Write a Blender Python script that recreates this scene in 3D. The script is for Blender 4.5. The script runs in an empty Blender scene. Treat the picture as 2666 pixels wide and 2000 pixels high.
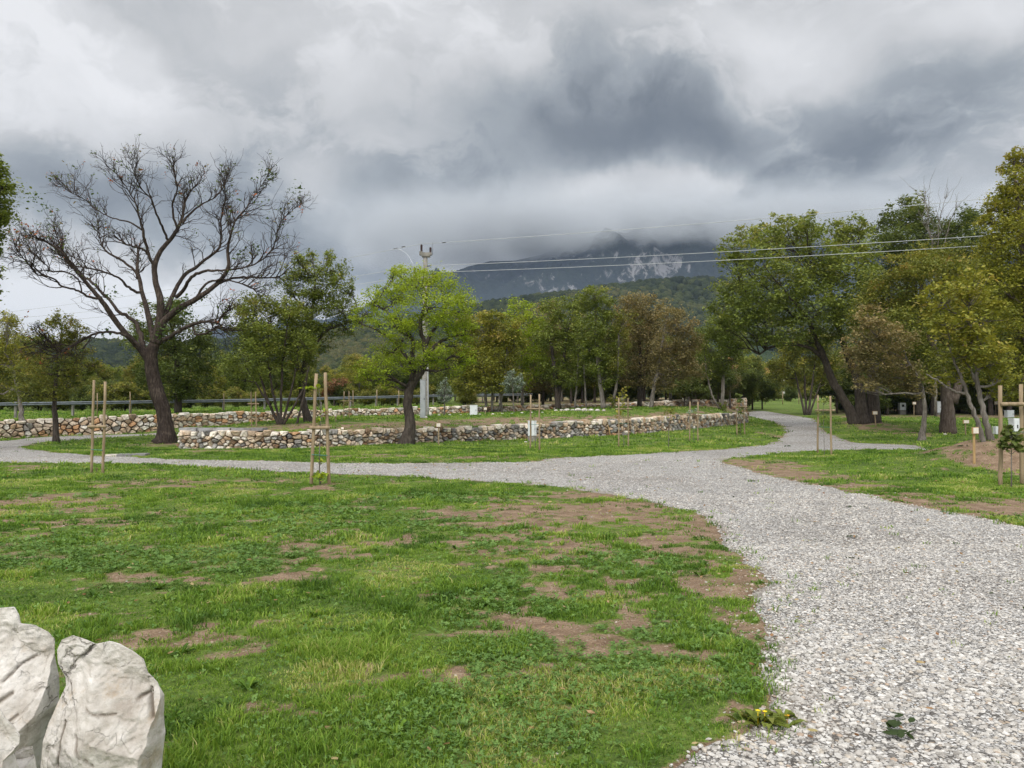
import bpy, math, random
import numpy as np
from mathutils import Vector, Matrix, geometry
scene = bpy.context.scene
COL = scene.collection
R = math.radians
random.seed(7)
rng = np.random.default_rng(7)

# ------------------------------------------------------------------ camera
FPX, PW, PH, HZ = 1657.0, 2211.0, 1658.6, 872.0      # focal length and horizon in the units of a 2211 px wide view
PITCH = math.atan((HZ - PH / 2) / FPX)
CAMZ = 1.65
cam_d = bpy.data.cameras.new("camera")
cam = bpy.data.objects.new("camera", cam_d); COL.objects.link(cam)
cam_d.sensor_width = 36.0; cam_d.lens = 36.0 * FPX / PW
cam_d.clip_start = 0.1; cam_d.clip_end = 30000
cam.location = (0, 0, CAMZ); cam.rotation_euler = (R(90) + PITCH, 0, 0)
scene.camera = cam

# ------------------------------------------------------------------ view and render settings
scene.view_settings.view_transform = 'Standard'; scene.view_settings.look = 'None'
scene.view_settings.gamma = 1; scene.view_settings.use_curve_mapping = False
scene.view_settings.exposure = 0.4
scene.render.engine = 'CYCLES'
cy = scene.cycles
cy.max_bounces = 6; cy.diffuse_bounces = 3; cy.glossy_bounces = 2; cy.transmission_bounces = 3
cy.transparent_max_bounces = 8; cy.volume_bounces = 1; cy.use_denoising = True
cy.sample_clamp_indirect = 6

# ------------------------------------------------------------------ node helpers
class NT:
    def __init__(s, tree): s.t = tree; s.n = tree.nodes; s.l = tree.links
    def node(s, ty, **kw):
        n = s.n.new(ty)
        for k, v in kw.items(): setattr(n, k, v)
        return n
    def put(s, sock, v):
        if hasattr(v, 'is_output') or isinstance(v, bpy.types.NodeSocket): s.l.new(v, sock)
        else:
            try: sock.default_value = v
            except Exception: sock.default_value = tuple(v) + (1.0,)
    def math(s, op, a, b=0.0, c=0.0, clamp=False):
        n = s.node('ShaderNodeMath', operation=op, use_clamp=clamp)
        s.put(n.inputs[0], a); s.put(n.inputs[1], b); s.put(n.inputs[2], c); return n.outputs[0]
    def vmath(s, op, a, b=(0, 0, 0), scale=None):
        n = s.node('ShaderNodeVectorMath', operation=op)
        s.put(n.inputs[0], a); s.put(n.inputs[1], b)
        if scale is not None: s.put(n.inputs[3], scale)
        return n.outputs[1] if op in ('DOT_PRODUCT', 'LENGTH', 'DISTANCE') else n.outputs[0]
    def noise(s, vec, scale, detail=4, rough=.55, dist=0.0, color=False):
        n = s.node('ShaderNodeTexNoise'); s.l.new(vec, n.inputs['Vector'])
        n.inputs['Scale'].default_value = scale; n.inputs['Detail'].default_value = detail
        n.inputs['Roughness'].default_value = rough; n.inputs['Distortion'].default_value = dist
        return n.outputs[1] if color else n.outputs[0]
    def voro(s, vec, scale, feature='F1', out=0):
        n = s.node('ShaderNodeTexVoronoi', feature=feature); s.l.new(vec, n.inputs['Vector'])
        n.inputs['Scale'].default_value = scale; return n.outputs[out]
    def ramp(s, fac, stops, interp='LINEAR'):
        n = s.node('ShaderNodeValToRGB'); s.put(n.inputs[0], fac); cr = n.color_ramp; cr.interpolation = interp
        while len(cr.elements) > 1: cr.elements.remove(cr.elements[-1])
        for i, (p, c) in enumerate(stops):
            e = cr.elements[0] if i == 0 else cr.elements.new(p)
            e.position = p; e.color = (*c, 1) if len(c) == 3 else c
        return n.outputs[0]
    def mix(s, f, a, b, mode='MIX'):
        n = s.node('ShaderNodeMix', data_type='RGBA', blend_type=mode)
        s.put(n.inputs[0], f); s.put(n.inputs[6], a); s.put(n.inputs[7], b); return n.outputs[2]
    def mapr(s, v, a, b, c=0.0, d=1.0, smooth=True):
        n = s.node('ShaderNodeMapRange', interpolation_type='SMOOTHSTEP' if smooth else 'LINEAR')
        s.put(n.inputs[0], v)
        for i, x in enumerate((a, b, c, d)): n.inputs[i + 1].default_value = x
        return n.outputs[0]
    def attr(s, name, fac=True):
        n = s.node('ShaderNodeAttribute', attribute_name=name); return n.outputs[2] if fac else n.outputs[0]

def newmat(name):
    m = bpy.data.materials.new(name); m.use_nodes = True; m.node_tree.nodes.clear()
    return m, NT(m.node_tree)
def finish(g, col, rough=.8, bump=None, bstr=.3, bdist=.02, spec=.3, metal=0.0):
    o = g.node('ShaderNodeOutputMaterial'); p = g.node('ShaderNodeBsdfPrincipled')
    g.put(p.inputs['Base Color'], col); g.put(p.inputs['Roughness'], rough)
    p.inputs['Specular IOR Level'].default_value = spec; p.inputs['Metallic'].default_value = metal
    if bump is not None:
        b = g.node('ShaderNodeBump'); b.inputs['Strength'].default_value = bstr; b.inputs['Distance'].default_value = bdist
        g.l.new(bump, b.inputs['Height']); g.l.new(b.outputs[0], p.inputs['Normal'])
    g.l.new(p.outputs[0], o.inputs[0])

# ------------------------------------------------------------------ pixel measurements -> world
def ray(px, py):
    u = (px - PW / 2) / FPX; v = (PH / 2 - py) / FPX
    return Vector((u, math.cos(PITCH) - v * math.sin(PITCH), v * math.cos(PITCH) + math.sin(PITCH)))
def P(px, py, D):
    r = ray(px, py); k = D / r.y
    return Vector((r.x * k, D, CAMZ + r.z * k))

# ------------------------------------------------------------------ world: overcast sky over a Sky Texture
SUN_EL, SUN_AZ = R(48), R(205)          # light from behind and left of the camera
w = bpy.data.worlds.new("World"); scene.world = w; w.use_nodes = True
w.node_tree.nodes.clear(); g = NT(w.node_tree)
out = g.node('ShaderNodeOutputWorld'); bg = g.node('ShaderNodeBackground'); g.l.new(bg.outputs[0], out.inputs[0])
sky = g.node('ShaderNodeTexSky', sky_type='NISHITA', sun_disc=False, sun_elevation=SUN_EL, sun_rotation=SUN_AZ)
tc = g.node('ShaderNodeTexCoord'); d0 = g.vmath('NORMALIZE', tc.outputs['Generated'])
def warp(vec, scale, amt, det=5):
    c = g.noise(vec, scale, det, .55, 0, True)
    return g.vmath('ADD', vec, g.vmath('SCALE', g.vmath('SUBTRACT', c, (.5, .5, .5)), (0, 0, 0), amt))
d1 = warp(d0, 2.6, .20, 6)
d2 = warp(d1, 9.0, .055, 7)
fl = g.vmath('MULTIPLY', d2, (1, 1, 1.7))
def blob(px, py, rx, ry, amp, rot=0, edge=None, vec=None):
    c = ray(px, py).normalized()
    U = Vector((c.y, -c.x, 0)).normalized(); V = U.cross(c)
    cr, sr = math.cos(R(rot)), math.sin(R(rot))
    A = (U * cr + V * sr) / (rx / FPX); B = (V * cr - U * sr) / (ry / FPX)
    q = g.vmath('SUBTRACT', vec if vec else d2, tuple(c))
    a = g.vmath('DOT_PRODUCT', q, tuple(A)); b = g.vmath('DOT_PRODUCT', q, tuple(B))
    s = g.math('ADD', g.math('MULTIPLY', a, a), g.math('MULTIPLY', b, b))
    if edge: return g.mapr(g.math('SQRT', s), 1 + edge, 1 - edge, 0, amp)
    return g.math('MULTIPLY', g.math('EXPONENT', g.math('MULTIPLY', s, -1.0)), amp)
SKYBLOBS = [
 # px, py, rx, ry, amp(+light -dark), rot
 (1300, 255, 440, 95, -.21, -4), (1000, 400, 300, 90, -.15, 20), (1560, 300, 240, 70, -.12, -12),
 (780, 420, 160, 130, -.04, 0), (200, 400, 340, 75, -.22, 0), (440, 330, 170, 80, -.10, 0),
 (330, 500, 260, 60, -.05, 0),
 (2060, 230, 230, 90, -.12, 20), (1980, 330, 220, 50, -.05, 0),
 (120, 640, 260, 90, .17, 0), (330, 590, 160, 60, .10, 0), (560, 560, 150, 90, -.06, 0),
 (1740, 140, 130, 70, .13, -25), (1300, 60, 350, 60, .08, 0), (2140, 30, 130, 60, .12, 0),
 (860, 110, 260, 80, .06, 0), (690, 360, 90, 60, .08, 0), (760, 590, 140, 40, .10, 0),
 (1200, 480, 420, 60, -.07, -6), (1700, 440, 500, 40, -.04, 0), (1500, 510, 500, 40, -.10, 0),
 (1250, 385, 110, 22, .08, 18), (1560, 385, 160, 22, .09, -5), (1730, 300, 60, 30, .09, 0),
 (1330, 170, 140, 40, .05, 0),
]
L = None
for b_ in SKYBLOBS:
    x = blob(b_[0], b_[1], b_[2], b_[3], b_[4] * 1.4, b_[5]); L = x if L is None else g.math('ADD', L, x)
# the lit shoulder of the big cumulus on the left, with a defined edge
L = g.math('ADD', L, blob(150, 230, 310, 205, .10, -32, .12))
L = g.math('ADD', L, blob(120, 90, 230, 90, .06, -20))
f1 = g.noise(fl, 3.2, 9, .56); f2 = g.noise(g.vmath('MULTIPLY', d1, (1, 1, 1.5)), 12.0, 8, .62)
det = g.math('ADD', g.math('MULTIPLY', g.math('SUBTRACT', f1, .5), .42), g.math('MULTIPLY', g.math('SUBTRACT', f2, .5), .14))
f3 = g.mapr(g.noise(fl, 4.6, 9, .6, .2), .45, .56, -.5, .5)
det = g.math('ADD', det, g.math('MULTIPLY', f3, .11))
lum = g.math('ADD', g.math('ADD', L, .60), det)
sep = g.node('ShaderNodeSeparateXYZ'); g.l.new(d0, sep.inputs[0])
back = g.mapr(sep.outputs[1], .35, -.5, 0.0, 1.0)         # the brighter half of the sky lies behind the camera
zen = g.mapr(sep.outputs[2], .6, 1.0, 0.0, 1.0)
lum = g.math('MAXIMUM', lum, .14)
colr = g.ramp(lum, [(.10, (.12, .138, .16)), (.26, (.20, .22, .24)), (.42, (.34, .365, .385)), (.58, (.58, .585, .59)), (.8, (.84, .84, .85))])
boost = g.math('ADD', g.math('ADD', g.math('MULTIPLY', back, 1.7), g.math('MULTIPLY', zen, 1.0)), 1.0)
cl = g.vmath('SCALE', g.vmath('SCALE', colr, (0, 0, 0), 7.4), (0, 0, 0), boost)
g.l.new(g.mix(.93, sky.outputs[0], cl), bg.inputs[0]); bg.inputs[1].default_value = 0.11
sun_d = bpy.data.lights.new("sun", 'SUN'); sun_d.energy = 1.5; sun_d.angle = R(14); sun_d.color = (1.0, .96, .9)
sun = bpy.data.objects.new("sun", sun_d); COL.objects.link(sun)
sun.rotation_euler = (R(90) - SUN_EL, 0, -SUN_AZ + R(180)); sun.location = (-20, -20, 40)

# ------------------------------------------------------------------ numpy noise
def _h(ix, iy, iz, seed):
    with np.errstate(over='ignore'):
        n = (ix.astype(np.int64) * 374761393 + iy.astype(np.int64) * 668265263 + iz.astype(np.int64) * 2147483647 + seed * 974634777) & 0xffffffff
        n = ((n ^ (n >> 13)) * 1274126177) & 0xffffffff
        n = (n ^ (n >> 16)) * 2246822519 & 0xffffffff
        return ((n ^ (n >> 15)) & 0xffffff) / 16777216.0
def vn(x, y, z=None, seed=0):
    x = np.asarray(x, float); y = np.asarray(y, float); z = np.zeros_like(x) if z is None else np.asarray(z, float)
    ix, iy, iz = np.floor(x), np.floor(y), np.floor(z)
    fx, fy, fz = x - ix, y - iy, z - iz
    fx, fy, fz = [f * f * (3 - 2 * f) for f in (fx, fy, fz)]
    r = 0
    for a in (0, 1):
        for b in (0, 1):
            for c in (0, 1):
                r = r + _h(ix + a, iy + b, iz + c, seed) * (fx if a else 1 - fx) * (fy if b else 1 - fy) * (fz if c else 1 - fz)
    return r
def fbm(x, y, z=None, oc=4, seed=0, rough=.5):
    s = 0; a = 1.0; t = 0; f = 1.0
    for i in range(oc):
        s = s + a * vn(np.asarray(x) * f + i * 17.3, np.asarray(y) * f - i * 9.1, None if z is None else np.asarray(z) * f, seed + i); t += a; a *= rough; f *= 2.03
    return s / t
def sst(a, b, x):
    t = np.clip((np.asarray(x, float) - a) / (b - a), 0, 1); return t * t * (3 - 2 * t)

# ------------------------------------------------------------------ terrain
def base_z(Y):
    Y = np.asarray(Y, float)
    return .025 * np.clip(Y - 35, 0, 115) + .02 * np.clip(Y - 150, 0, 300) * 0
def solve_base(px, py):               # where a pixel ray meets the open ground
    r = ray(px, py)
    lo, hi = 1.0, 400.0
    for _ in range(50):
        m = (lo + hi) / 2
        if CAMZ + r.z / r.y * m > float(base_z(m)): lo = m
        else: hi = m
    return lo
def xy_base(px, py):
    D = solve_base(px, py); p = P(px, py, D); return (p.x, p.y)
W1 = [xy_base(*q) for q in [(393, 968), (500, 969), (620, 969), (760, 964), (900, 957), (1050, 952), (1150, 949), (1250, 944), (1350, 940), (1450, 930), (1520, 923), (1606, 914)]]
W1x = np.array([a for a, b in W1]); W1y = np.array([b for a, b in W1])
W2d = [(-330, 33, 925), (-120, 35, 914), (0, 36.2, 908), (120, 37.9, 905), (230, 39, 899), (340, 40.5, 896), (430, 42.5, 893), (600, 46, 888.5), (870, 50, 881), (1100, 55, 876), (1300, 60, 872), (1500, 66, 864), (1610, 70, 862)]
W2 = [P(a, c, b) for a, b, c in W2d]
W2x = np.array([p.x for p in W2]); W2y = np.array([p.y for p in W2]); W2z = np.array([p.z for p in W2])
def height0(X, Y):
    X = np.asarray(X, float); Y = np.asarray(Y, float)
    z = base_z(Y)
    w1 = np.interp(X, W1x, W1y); dd1 = (Y - w1) * .93
    zc = np.interp(X, [-19, -15.8, -11, -6.4, -2.9, 1.2, 5.3, 10, 20], [.3, .4, .85, .9, .97, 1.08, 1.25, 1.3, 1.3])
    t1 = .64 + (zc - .64) * sst(.6, 6.5, dd1) + .25 * np.clip((Y - 45) / 25, 0, 1) * sst(0, 6, X)
    xr = np.interp(Y, [45, 51, 70], [14, 15.6, 21.5]); xl = np.interp(Y, [28, 29.5, 35, 40, 45], [-12.2, -12.2, -15, -20, -25])
    f1 = sst(.12, .42, dd1) * sst(xr + .3, xr - 3.0, X) * sst(xl, xl + np.where(dd1 < 1.5, .5, 3), X)
    z = z + (np.maximum(t1, z + .1) - z) * f1
    w2 = np.interp(X, W2x, W2y); dd2 = (Y - w2) * .95; z2 = np.interp(X, W2x, W2z) - .07
    f2 = sst(.12, .42, dd2) * sst(W2x[-1] + .2, W2x[-1] - .3 - np.clip(dd2 * .6, 0, 6), X)
    t2 = z2 + .022 * np.clip(dd2 - 1, 0, 25) + .0015 * np.clip(dd2 - 20, 0, 200)
    z = z + (np.maximum(t2, z) - z) * f2
    return z
HEAPS = [(2225, 1003, 3.6, 2.6, .78), (1935, 925, 5.0, 3.0, .38), (1850, 917, 3.0, 3.0, .25), (2140, 955, 3, 2.5, .3)]
HEAPS = [(*xy_base(a, b), rx, ry, h) for a, b, rx, ry, h in HEAPS]
def height(X, Y, micro=True):
    X = np.asarray(X, float); Y = np.asarray(Y, float)
    z = height0(X, Y)
    for hx, hy, rx, ry, h in HEAPS:
        q = ((X - hx) / rx) ** 2 + ((Y - hy) / ry) ** 2
        z = z + h * np.exp(-q * 1.6) * (1 + .25 * (fbm(X * 1.5, Y * 1.5, oc=3, seed=5) - .5))
    z = z + .10 * (fbm(X * .16, Y * .16, oc=2, seed=3) - .5) * sst(5, 14, np.hypot(X, Y))
    if micro:
        z = z + .035 * (fbm(X * 2.2, Y * 2.2, oc=3, seed=11) - .5)
    return z
def hz(x, y): return float(height(np.array([x]), np.array([y]), False)[0])
def G(px, py):                        # pixel -> point on the terrain
    r = ray(px, py); s = np.arange(2.0, 160.0, .1)
    X = r.x / r.y * s; Z = CAMZ + r.z / r.y * s; H = height(X, s, False)
    i = int(np.argmax(Z < H)) if (Z < H).any() else len(s) - 1
    return Vector((X[i], s[i], H[i]))
def GD(px, D):                        # terrain point at a pixel column and a distance
    r = ray(px, HZ); return Vector((r.x / r.y * D, D, hz(r.x / r.y * D, D)))

# ------------------------------------------------------------------ mesh helpers
def mk(name, V, F, mat=None, parent=None, attrs=None, smooth=True, loc=None):
    """V (n,3); F = array (m,k) or list of such arrays"""
    V = np.asarray(V, np.float32)
    Fs = [np.asarray(f, np.int32) for f in (F if isinstance(F, list) else [F]) if len(f)]
    me = bpy.data.meshes.new(name)
    if loc is not None: V = V - np.array(loc, np.float32)
    me.vertices.add(len(V)); me.vertices.foreach_set('co', V.ravel())
    li = np.concatenate([f.ravel() for f in Fs]); tot = np.concatenate([np.full(len(f), f.shape[1], np.int32) for f in Fs])
    me.loops.add(len(li)); me.loops.foreach_set('vertex_index', li)
    st = np.concatenate([[0], np.cumsum(tot)[:-1]]).astype(np.int32)
    me.polygons.add(len(tot)); me.polygons.foreach_set('loop_start', st); me.polygons.foreach_set('loop_total', tot)
    me.polygons.foreach_set('use_smooth', np.full(len(tot), smooth))
    me.update(calc_edges=True)
    for k, a in (attrs or {}).items():
        a = np.asarray(a, np.float32)
        if a.ndim == 1: me.attributes.new(k, 'FLOAT', 'POINT').data.foreach_set('value', a)
        else:
            if a.shape[1] == 3: a = np.hstack([a, np.ones((len(a), 1), np.float32)])
            me.attributes.new(k, 'FLOAT_COLOR', 'POINT').data.foreach_set('color', a.ravel())
    ob = bpy.data.objects.new(name, me); COL.objects.link(ob)
    if mat: me.materials.append(mat)
    if loc is not None: ob.location = loc
    if parent: ob.parent = parent
    return ob
def tag(o, label=None, cat=None, group=None, kind=None):
    for k, v in (('label', label), ('category', cat), ('group', group), ('kind', kind)):
        if v: o[k] = v
    return o
def empty(name, loc, label, cat, group=None, rz=0):
    o = bpy.data.objects.new(name, None); COL.objects.link(o); o.location = loc; o.rotation_euler = (0, 0, rz)
    o.empty_display_size = .3
    return tag(o, label, cat, group)
def part(name, V, F, mat, root, attrs=None, smooth=True):
    """world-space verts -> child of root (root has no rotation)"""
    V = np.asarray(V, float) - np.array(root.location)
    return mk(name, V, F, mat, root, attrs, smooth)
def tubes(PT, RD, sides=5, caps=True):
    """PT (M,n,3) RD (M,n) -> V,F(quads)"""
    PT = np.asarray(PT, float); RD = np.asarray(RD, float); M, n, _ = PT.shape
    T = np.empty_like(PT); T[:, 1:-1] = PT[:, 2:] - PT[:, :-2]; T[:, 0] = PT[:, 1] - PT[:, 0]; T[:, -1] = PT[:, -1] - PT[:, -2]
    T /= np.linalg.norm(T, axis=2, keepdims=True) + 1e-9
    ref = np.zeros((M, 1, 3)); mean = T.mean(1); ax = np.argmin(np.abs(mean), axis=1); ref[np.arange(M), 0, ax] = 1
    A = np.cross(T, ref); A /= np.linalg.norm(A, axis=2, keepdims=True) + 1e-9; B = np.cross(T, A)
    an = np.arange(sides) * 2 * np.pi / sides
    V = PT[:, :, None] + RD[:, :, None, None] * (np.cos(an)[None, None, :, None] * A[:, :, None] + np.sin(an)[None, None, :, None] * B[:, :, None])
    idx = np.arange(M * n * sides).reshape(M, n, sides)
    a = idx[:, :-1]; b = idx[:, 1:]
    F = np.stack([a, np.roll(a, -1, 2), np.roll(b, -1, 2), b], -1).reshape(-1, 4)
    Fs = [F]
    if caps and sides >= 4:
        Fs += [idx[:, -1, :], idx[:, 0, ::-1]]
    return V.reshape(-1, 3), Fs
class Acc:
    def __init__(s): s.V = []; s.F = {}; s.A = {}; s.n = 0
    def add(s, V, F, **at):
        V = np.asarray(V, float)
        for f in (F if isinstance(F, list) else [F]):
            f = np.asarray(f, np.int64)
            if len(f): s.F.setdefault(f.shape[1], []).append(f + s.n)
        s.V.append(V); s.n += len(V)
        for k, v in at.items():
            v = np.asarray(v, float)
            if v.ndim == 0: v = np.full(len(V), float(v))
            elif v.ndim == 1 and len(v) != len(V): v = np.tile(v, (len(V), 1))
            s.A.setdefault(k, []).append(v)
    def out(s): return np.concatenate(s.V), [np.concatenate(f) for f in s.F.values()], {k: np.concatenate(v) for k, v in s.A.items()}
    def box(s, c, h, rz=0, **at):
        c = np.array(c, float); h = np.array(h, float)
        v = np.array([[x, y, z] for x in (-1, 1) for y in (-1, 1) for z in (-1, 1)]) * h
        cr, sr = math.cos(rz), math.sin(rz); v = v @ np.array([[cr, sr, 0], [-sr, cr, 0], [0, 0, 1]]) + c
        s.add(v, np.array([[0, 1, 3, 2], [4, 6, 7, 5], [0, 4, 5, 1], [2, 3, 7, 6], [0, 2, 6, 4], [1, 5, 7, 3]]), **at)
    def tube(s, pts, rad, sides=8, **at):
        V, F = tubes(np.array(pts, float)[None], np.array(rad, float)[None] if np.ndim(rad) else np.full((1, len(pts)), rad), sides); s.add(V, F, **at)
def bbox_mesh(name, c, h, mat, root, rz=0, bevel=.012):
    import bmesh
    bm = bmesh.new(); bmesh.ops.create_cube(bm, size=2)
    for v in bm.verts: v.co = Vector((v.co.x * h[0], v.co.y * h[1], v.co.z * h[2]))
    if bevel: bmesh.ops.bevel(bm, geom=bm.edges[:], offset=bevel, segments=2, affect='EDGES')
    bmesh.ops.rotate(bm, verts=bm.verts, cent=(0, 0, 0), matrix=Matrix.Rotation(rz, 3, 'Z'))
    bmesh.ops.translate(bm, verts=bm.verts, vec=Vector(c) - root.location)
    me = bpy.data.meshes.new(name); bm.to_mesh(me); bm.free(); me.materials.append(mat)
    o = bpy.data.objects.new(name, me); COL.objects.link(o); o.parent = root; return o
# ------------------------------------------------------------------ ground
PATH_PX = [(1395,1690),(1530,1620),(1600,1585),(1665,1545),(1640,1480),(1650,1400),(1645,1330),(1640,1290),(1650,1250),(1600,1200),(1560,1160),(1530,1120),(1480,1102),(1400,1083),(1300,1065),(1200,1050),(1060,1040),(900,1030),(720,1022),(600,1018),(470,1010),(330,1003),(200,1001),(100,999),(0,998),(-260,998),(-260,955),
 (0,953),(60,946),(150,941),(340,933.5),(395,931),(395,934.5),(340,938),(200,946),(90,955),(50,963),(60,970),(130,978),(250,985),(400,992),(560,995),(760,1000),(900,1000),(1150,998),(1170,990),(1300,985),(1420,978),(1560,970),(1640,962),(1680,952),(1697,937),(1692,920),(1665,909),(1640,904),(1612,897),(1604,889),(1640,886.5),(1680,892),(1712,897),(1762,905),(1772,925),(1810,945),(1850,957),(1980,961),(2085,965),(2094,968),(2085,971),(1980,970.5),(1850,971),(1700,977),(1600,987),(1550,994),(1575,1003),(1630,1018),(1700,1036),(1800,1055),(1950,1085),(2050,1105),(2211,1135),(2400,1175),(2900,1300),(3300,1690),(3600,2300),(1000,2300)]
def ppoly():
    pts = [G(*p) if p[1] < 1800 else Vector((p[0] / 300 - 3.4, 1.7, 0)) for p in PATH_PX]
    q = []
    for i, a in enumerate(pts):
        b = pts[(i + 1) % len(pts)]; L = (Vector(b[:2]) - Vector(a[:2])).length
        st = min(.6, max(.07, .014 * (a.y + b.y) / 2)); n = max(1, int(L / st))
        for k in range(n):
            t = k / n; q.append((a.x + (b.x - a.x) * t, a.y + (b.y - a.y) * t))
    q = np.array(q)
    for _ in range(3): q = .5 * q + .25 * (np.roll(q, 1, 0) + np.roll(q, -1, 0))
    am = np.clip(.018 * q[:, 1], .06, .32)
    q[:, 0] += am * 2 * (fbm(q[:, 0] * 2.4, q[:, 1] * 2.4, oc=4, seed=31, rough=.65) - .5)
    q[:, 1] += am * 2 * (fbm(q[:, 0] * 2.4, q[:, 1] * 2.4, oc=4, seed=41, rough=.65) - .5)
    return q
PPOLY = ppoly()
def sdf(X, Y, poly=PPOLY, cap=1.6):       # + inside the path
    X = np.asarray(X, float); Y = np.asarray(Y, float); sh = X.shape; X = X.ravel(); Y = Y.ravel()
    out = np.full(len(X), -cap); bx0, by0 = poly.min(0) - cap; bx1, by1 = poly.max(0) + cap
    m = np.where((X > bx0) & (X < bx1) & (Y > by0) & (Y < by1))[0]
    A = poly; B = np.roll(poly, -1, 0); D = B - A; L2 = (D ** 2).sum(1) + 1e-12
    for s in range(0, len(m), 4000):
        i = m[s:s + 4000]; px = X[i][:, None]; py = Y[i][:, None]
        t = np.clip(((px - A[:, 0]) * D[:, 0] + (py - A[:, 1]) * D[:, 1]) / L2, 0, 1)
        d = np.sqrt(((px - A[:, 0] - t * D[:, 0]) ** 2 + (py - A[:, 1] - t * D[:, 1]) ** 2).min(1))
        c = (A[:, 1] > py) != (B[:, 1] > py)
        xi = A[:, 0] + (py - A[:, 1]) / np.where(np.abs(D[:, 1]) < 1e-9, 1e-9, D[:, 1]) * D[:, 0]
        ins = (c & (px < xi)).sum(1) % 2 == 1
        out[i] = np.clip(np.where(ins, d, -d), -cap, cap)
    return out.reshape(sh)
SOIL_PX = [(1300,1095,260,42,1.0),(1450,1135,130,38,1),(1500,1195,120,55,.9),(1570,1280,80,50,.9),(640,1250,70,22,.55),(730,1180,170,30,.5),(1150,1190,200,40,.7),(1250,1270,130,40,.55),(1350,1385,160,50,.6),(1490,1430,90,50,.65),(950,1375,60,16,.5),(1130,1350,110,26,.45),(100,1085,130,22,.8),(350,1045,160,14,.75),(550,1040,80,9,.55),(60,1010,80,7,.7),(150,1100,80,12,.6),(1610,1580,80,45,.55),(1600,1350,50,50,.7),
 (1640,1003,85,10,1.1),(1730,1025,110,14,1.0),(1850,1052,130,9,.8),(2000,1078,150,14,1.0),(2150,1102,130,16,1.1),(2000,1090,160,8,1),(800,985,120,5,.8),(1000,988,130,4,.75),(1690,945,16,10,.9),(1560,1000,30,6,.9),(450,975,60,5,.6),(350,958,50,8,.9),(2190,992,100,26,1.2),(1910,925,55,9,.8),(690,1052,34,8,1.0),(2180,1052,30,6,.9),(240,1130,200,9,.5),(880,1160,120,9,.5),(1000,1110,90,8,.5),(940,1270,60,16,.45)]
SOILE = []
for a, b, rx, ry, s in SOIL_PX:
    c = G(a, b); D = c.y; SOILE.append((c.x, c.y, rx * D / FPX, max(.12, ry * D * D / (FPX * 1.65)), s))
LUSH = G(1010, 1605)
def soil(X, Y):
    s = np.zeros_like(X)
    for cx_, cy_, rx, ry, a in SOILE:
        q = ((X - cx_) / rx) ** 2 + ((Y - cy_) / ry) ** 2
        s = np.maximum(s, a * np.exp(-.7 * q * q))
    w1 = np.interp(X, W1x, W1y); dd = Y - w1
    xr = np.interp(Y, [45, 51, 70], [14, 15.6, 21.5])
    bank = sst(.2, .8, dd) * sst(5.6, 3.6, dd + 1.6 * (fbm(X * .3, Y * .3, seed=8) - .5)) * sst(-12.2, -11, X) * sst(xr - .2, xr - 4, X)
    s = np.maximum(s, bank * np.where(X > -1, .98, .92))
    w2 = np.interp(X, W2x, W2y); s = np.maximum(s, .8 * sst(.1, .3, Y - w2) * sst(1.4, .8, Y - w2) * (X < W2x[-1]))
    far = sst(9, 26, Y)
    px = PW / 2 + X / np.maximum(Y, 1) * FPX
    wood = .42 * sst(53, 60, Y) * sst(260, 160, Y) * np.maximum(sst(960, 1040, px) * sst(1640, 1600, px), sst(1760, 1830, px)) * (.6 + .8 * (fbm(X * .2, Y * .2, oc=2, seed=15)))
    n1 = fbm(X * .9, Y * 1.3, oc=3, seed=21); n2 = fbm(X * 3.1, Y * 3.6, oc=3, seed=22)
    n3 = fbm(X * 9, Y * 9, oc=2, seed=23)
    calm = .45 * np.exp(-(((X - LUSH.x) / .55) ** 2 + ((Y - LUSH.y) / .45) ** 2))
    return s * .50 + (n1 - .5) * .62 * (1 - .35 * far) + (n2 - .5) * 1.05 + (n3 - .5) * .95 * (1 - .6 * far) + .10 - .07 * far + wood - calm
# tensor grid, fine near the camera
def axis(spec):
    o = [spec[0][0]]
    for a, b, s0, s1 in spec:
        x = a; 
        while x < b - 1e-6:
            t = (x - a) / (b - a); x = x + s0 * (s1 / s0) ** t; o.append(min(x, b))
    return np.unique(np.round(np.array(o), 4))
xp = axis([(0, 7, .075, .09), (7, 16, .1, .3), (16, 46, .3, .5), (46, 400, .6, 30), (400, 2900, 40, 600)])
gx = np.concatenate([-xp[::-1][:-1], xp])
gy = np.concatenate([-axis([(-1.5, 30, .3, 3), (30, 2900, 6, 600)])[::-1], axis([(1.6, 9, .06, .08), (9, 18, .08, .2), (18, 30, .2, .3), (30, 74, .3, .4), (74, 200, .6, 5), (200, 3300, 8, 600)])])
GX, GY = np.meshgrid(gx, gy); GZ = height(GX, GY)
SD = sdf(GX, GY)
GZ = GZ - .05 * sst(-.02, .12, SD)
nx, ny = len(gx), len(gy); idx = np.arange(nx * ny).reshape(ny, nx)
Fg = np.stack([idx[:-1, :-1], idx[:-1, 1:], idx[1:, 1:], idx[1:, :-1]], -1).reshape(-1, 4)
SOILV = soil(GX, GY); SOILV = np.maximum(SOILV, .75 * sst(-.10, .05, SD))
m, g = newmat('turf and soil')
tcg = g.node('ShaderNodeNewGeometry').outputs['Position']
so = g.attr('soil'); nf = g.noise(tcg, 9.0, 6, .65); nf2 = g.noise(tcg, 55.0, 3, .6)
sf = g.math('ADD', so, g.math('ADD', g.math('MULTIPLY', g.math('SUBTRACT', nf, .5), .8), g.math('MULTIPLY', g.math('SUBTRACT', nf2, .5), .5)))
sm = g.mapr(sf, .26, .52)
gn = g.noise(tcg, 1.1, 5, .6); gn2 = g.noise(tcg, 16.0, 4, .65)
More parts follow.
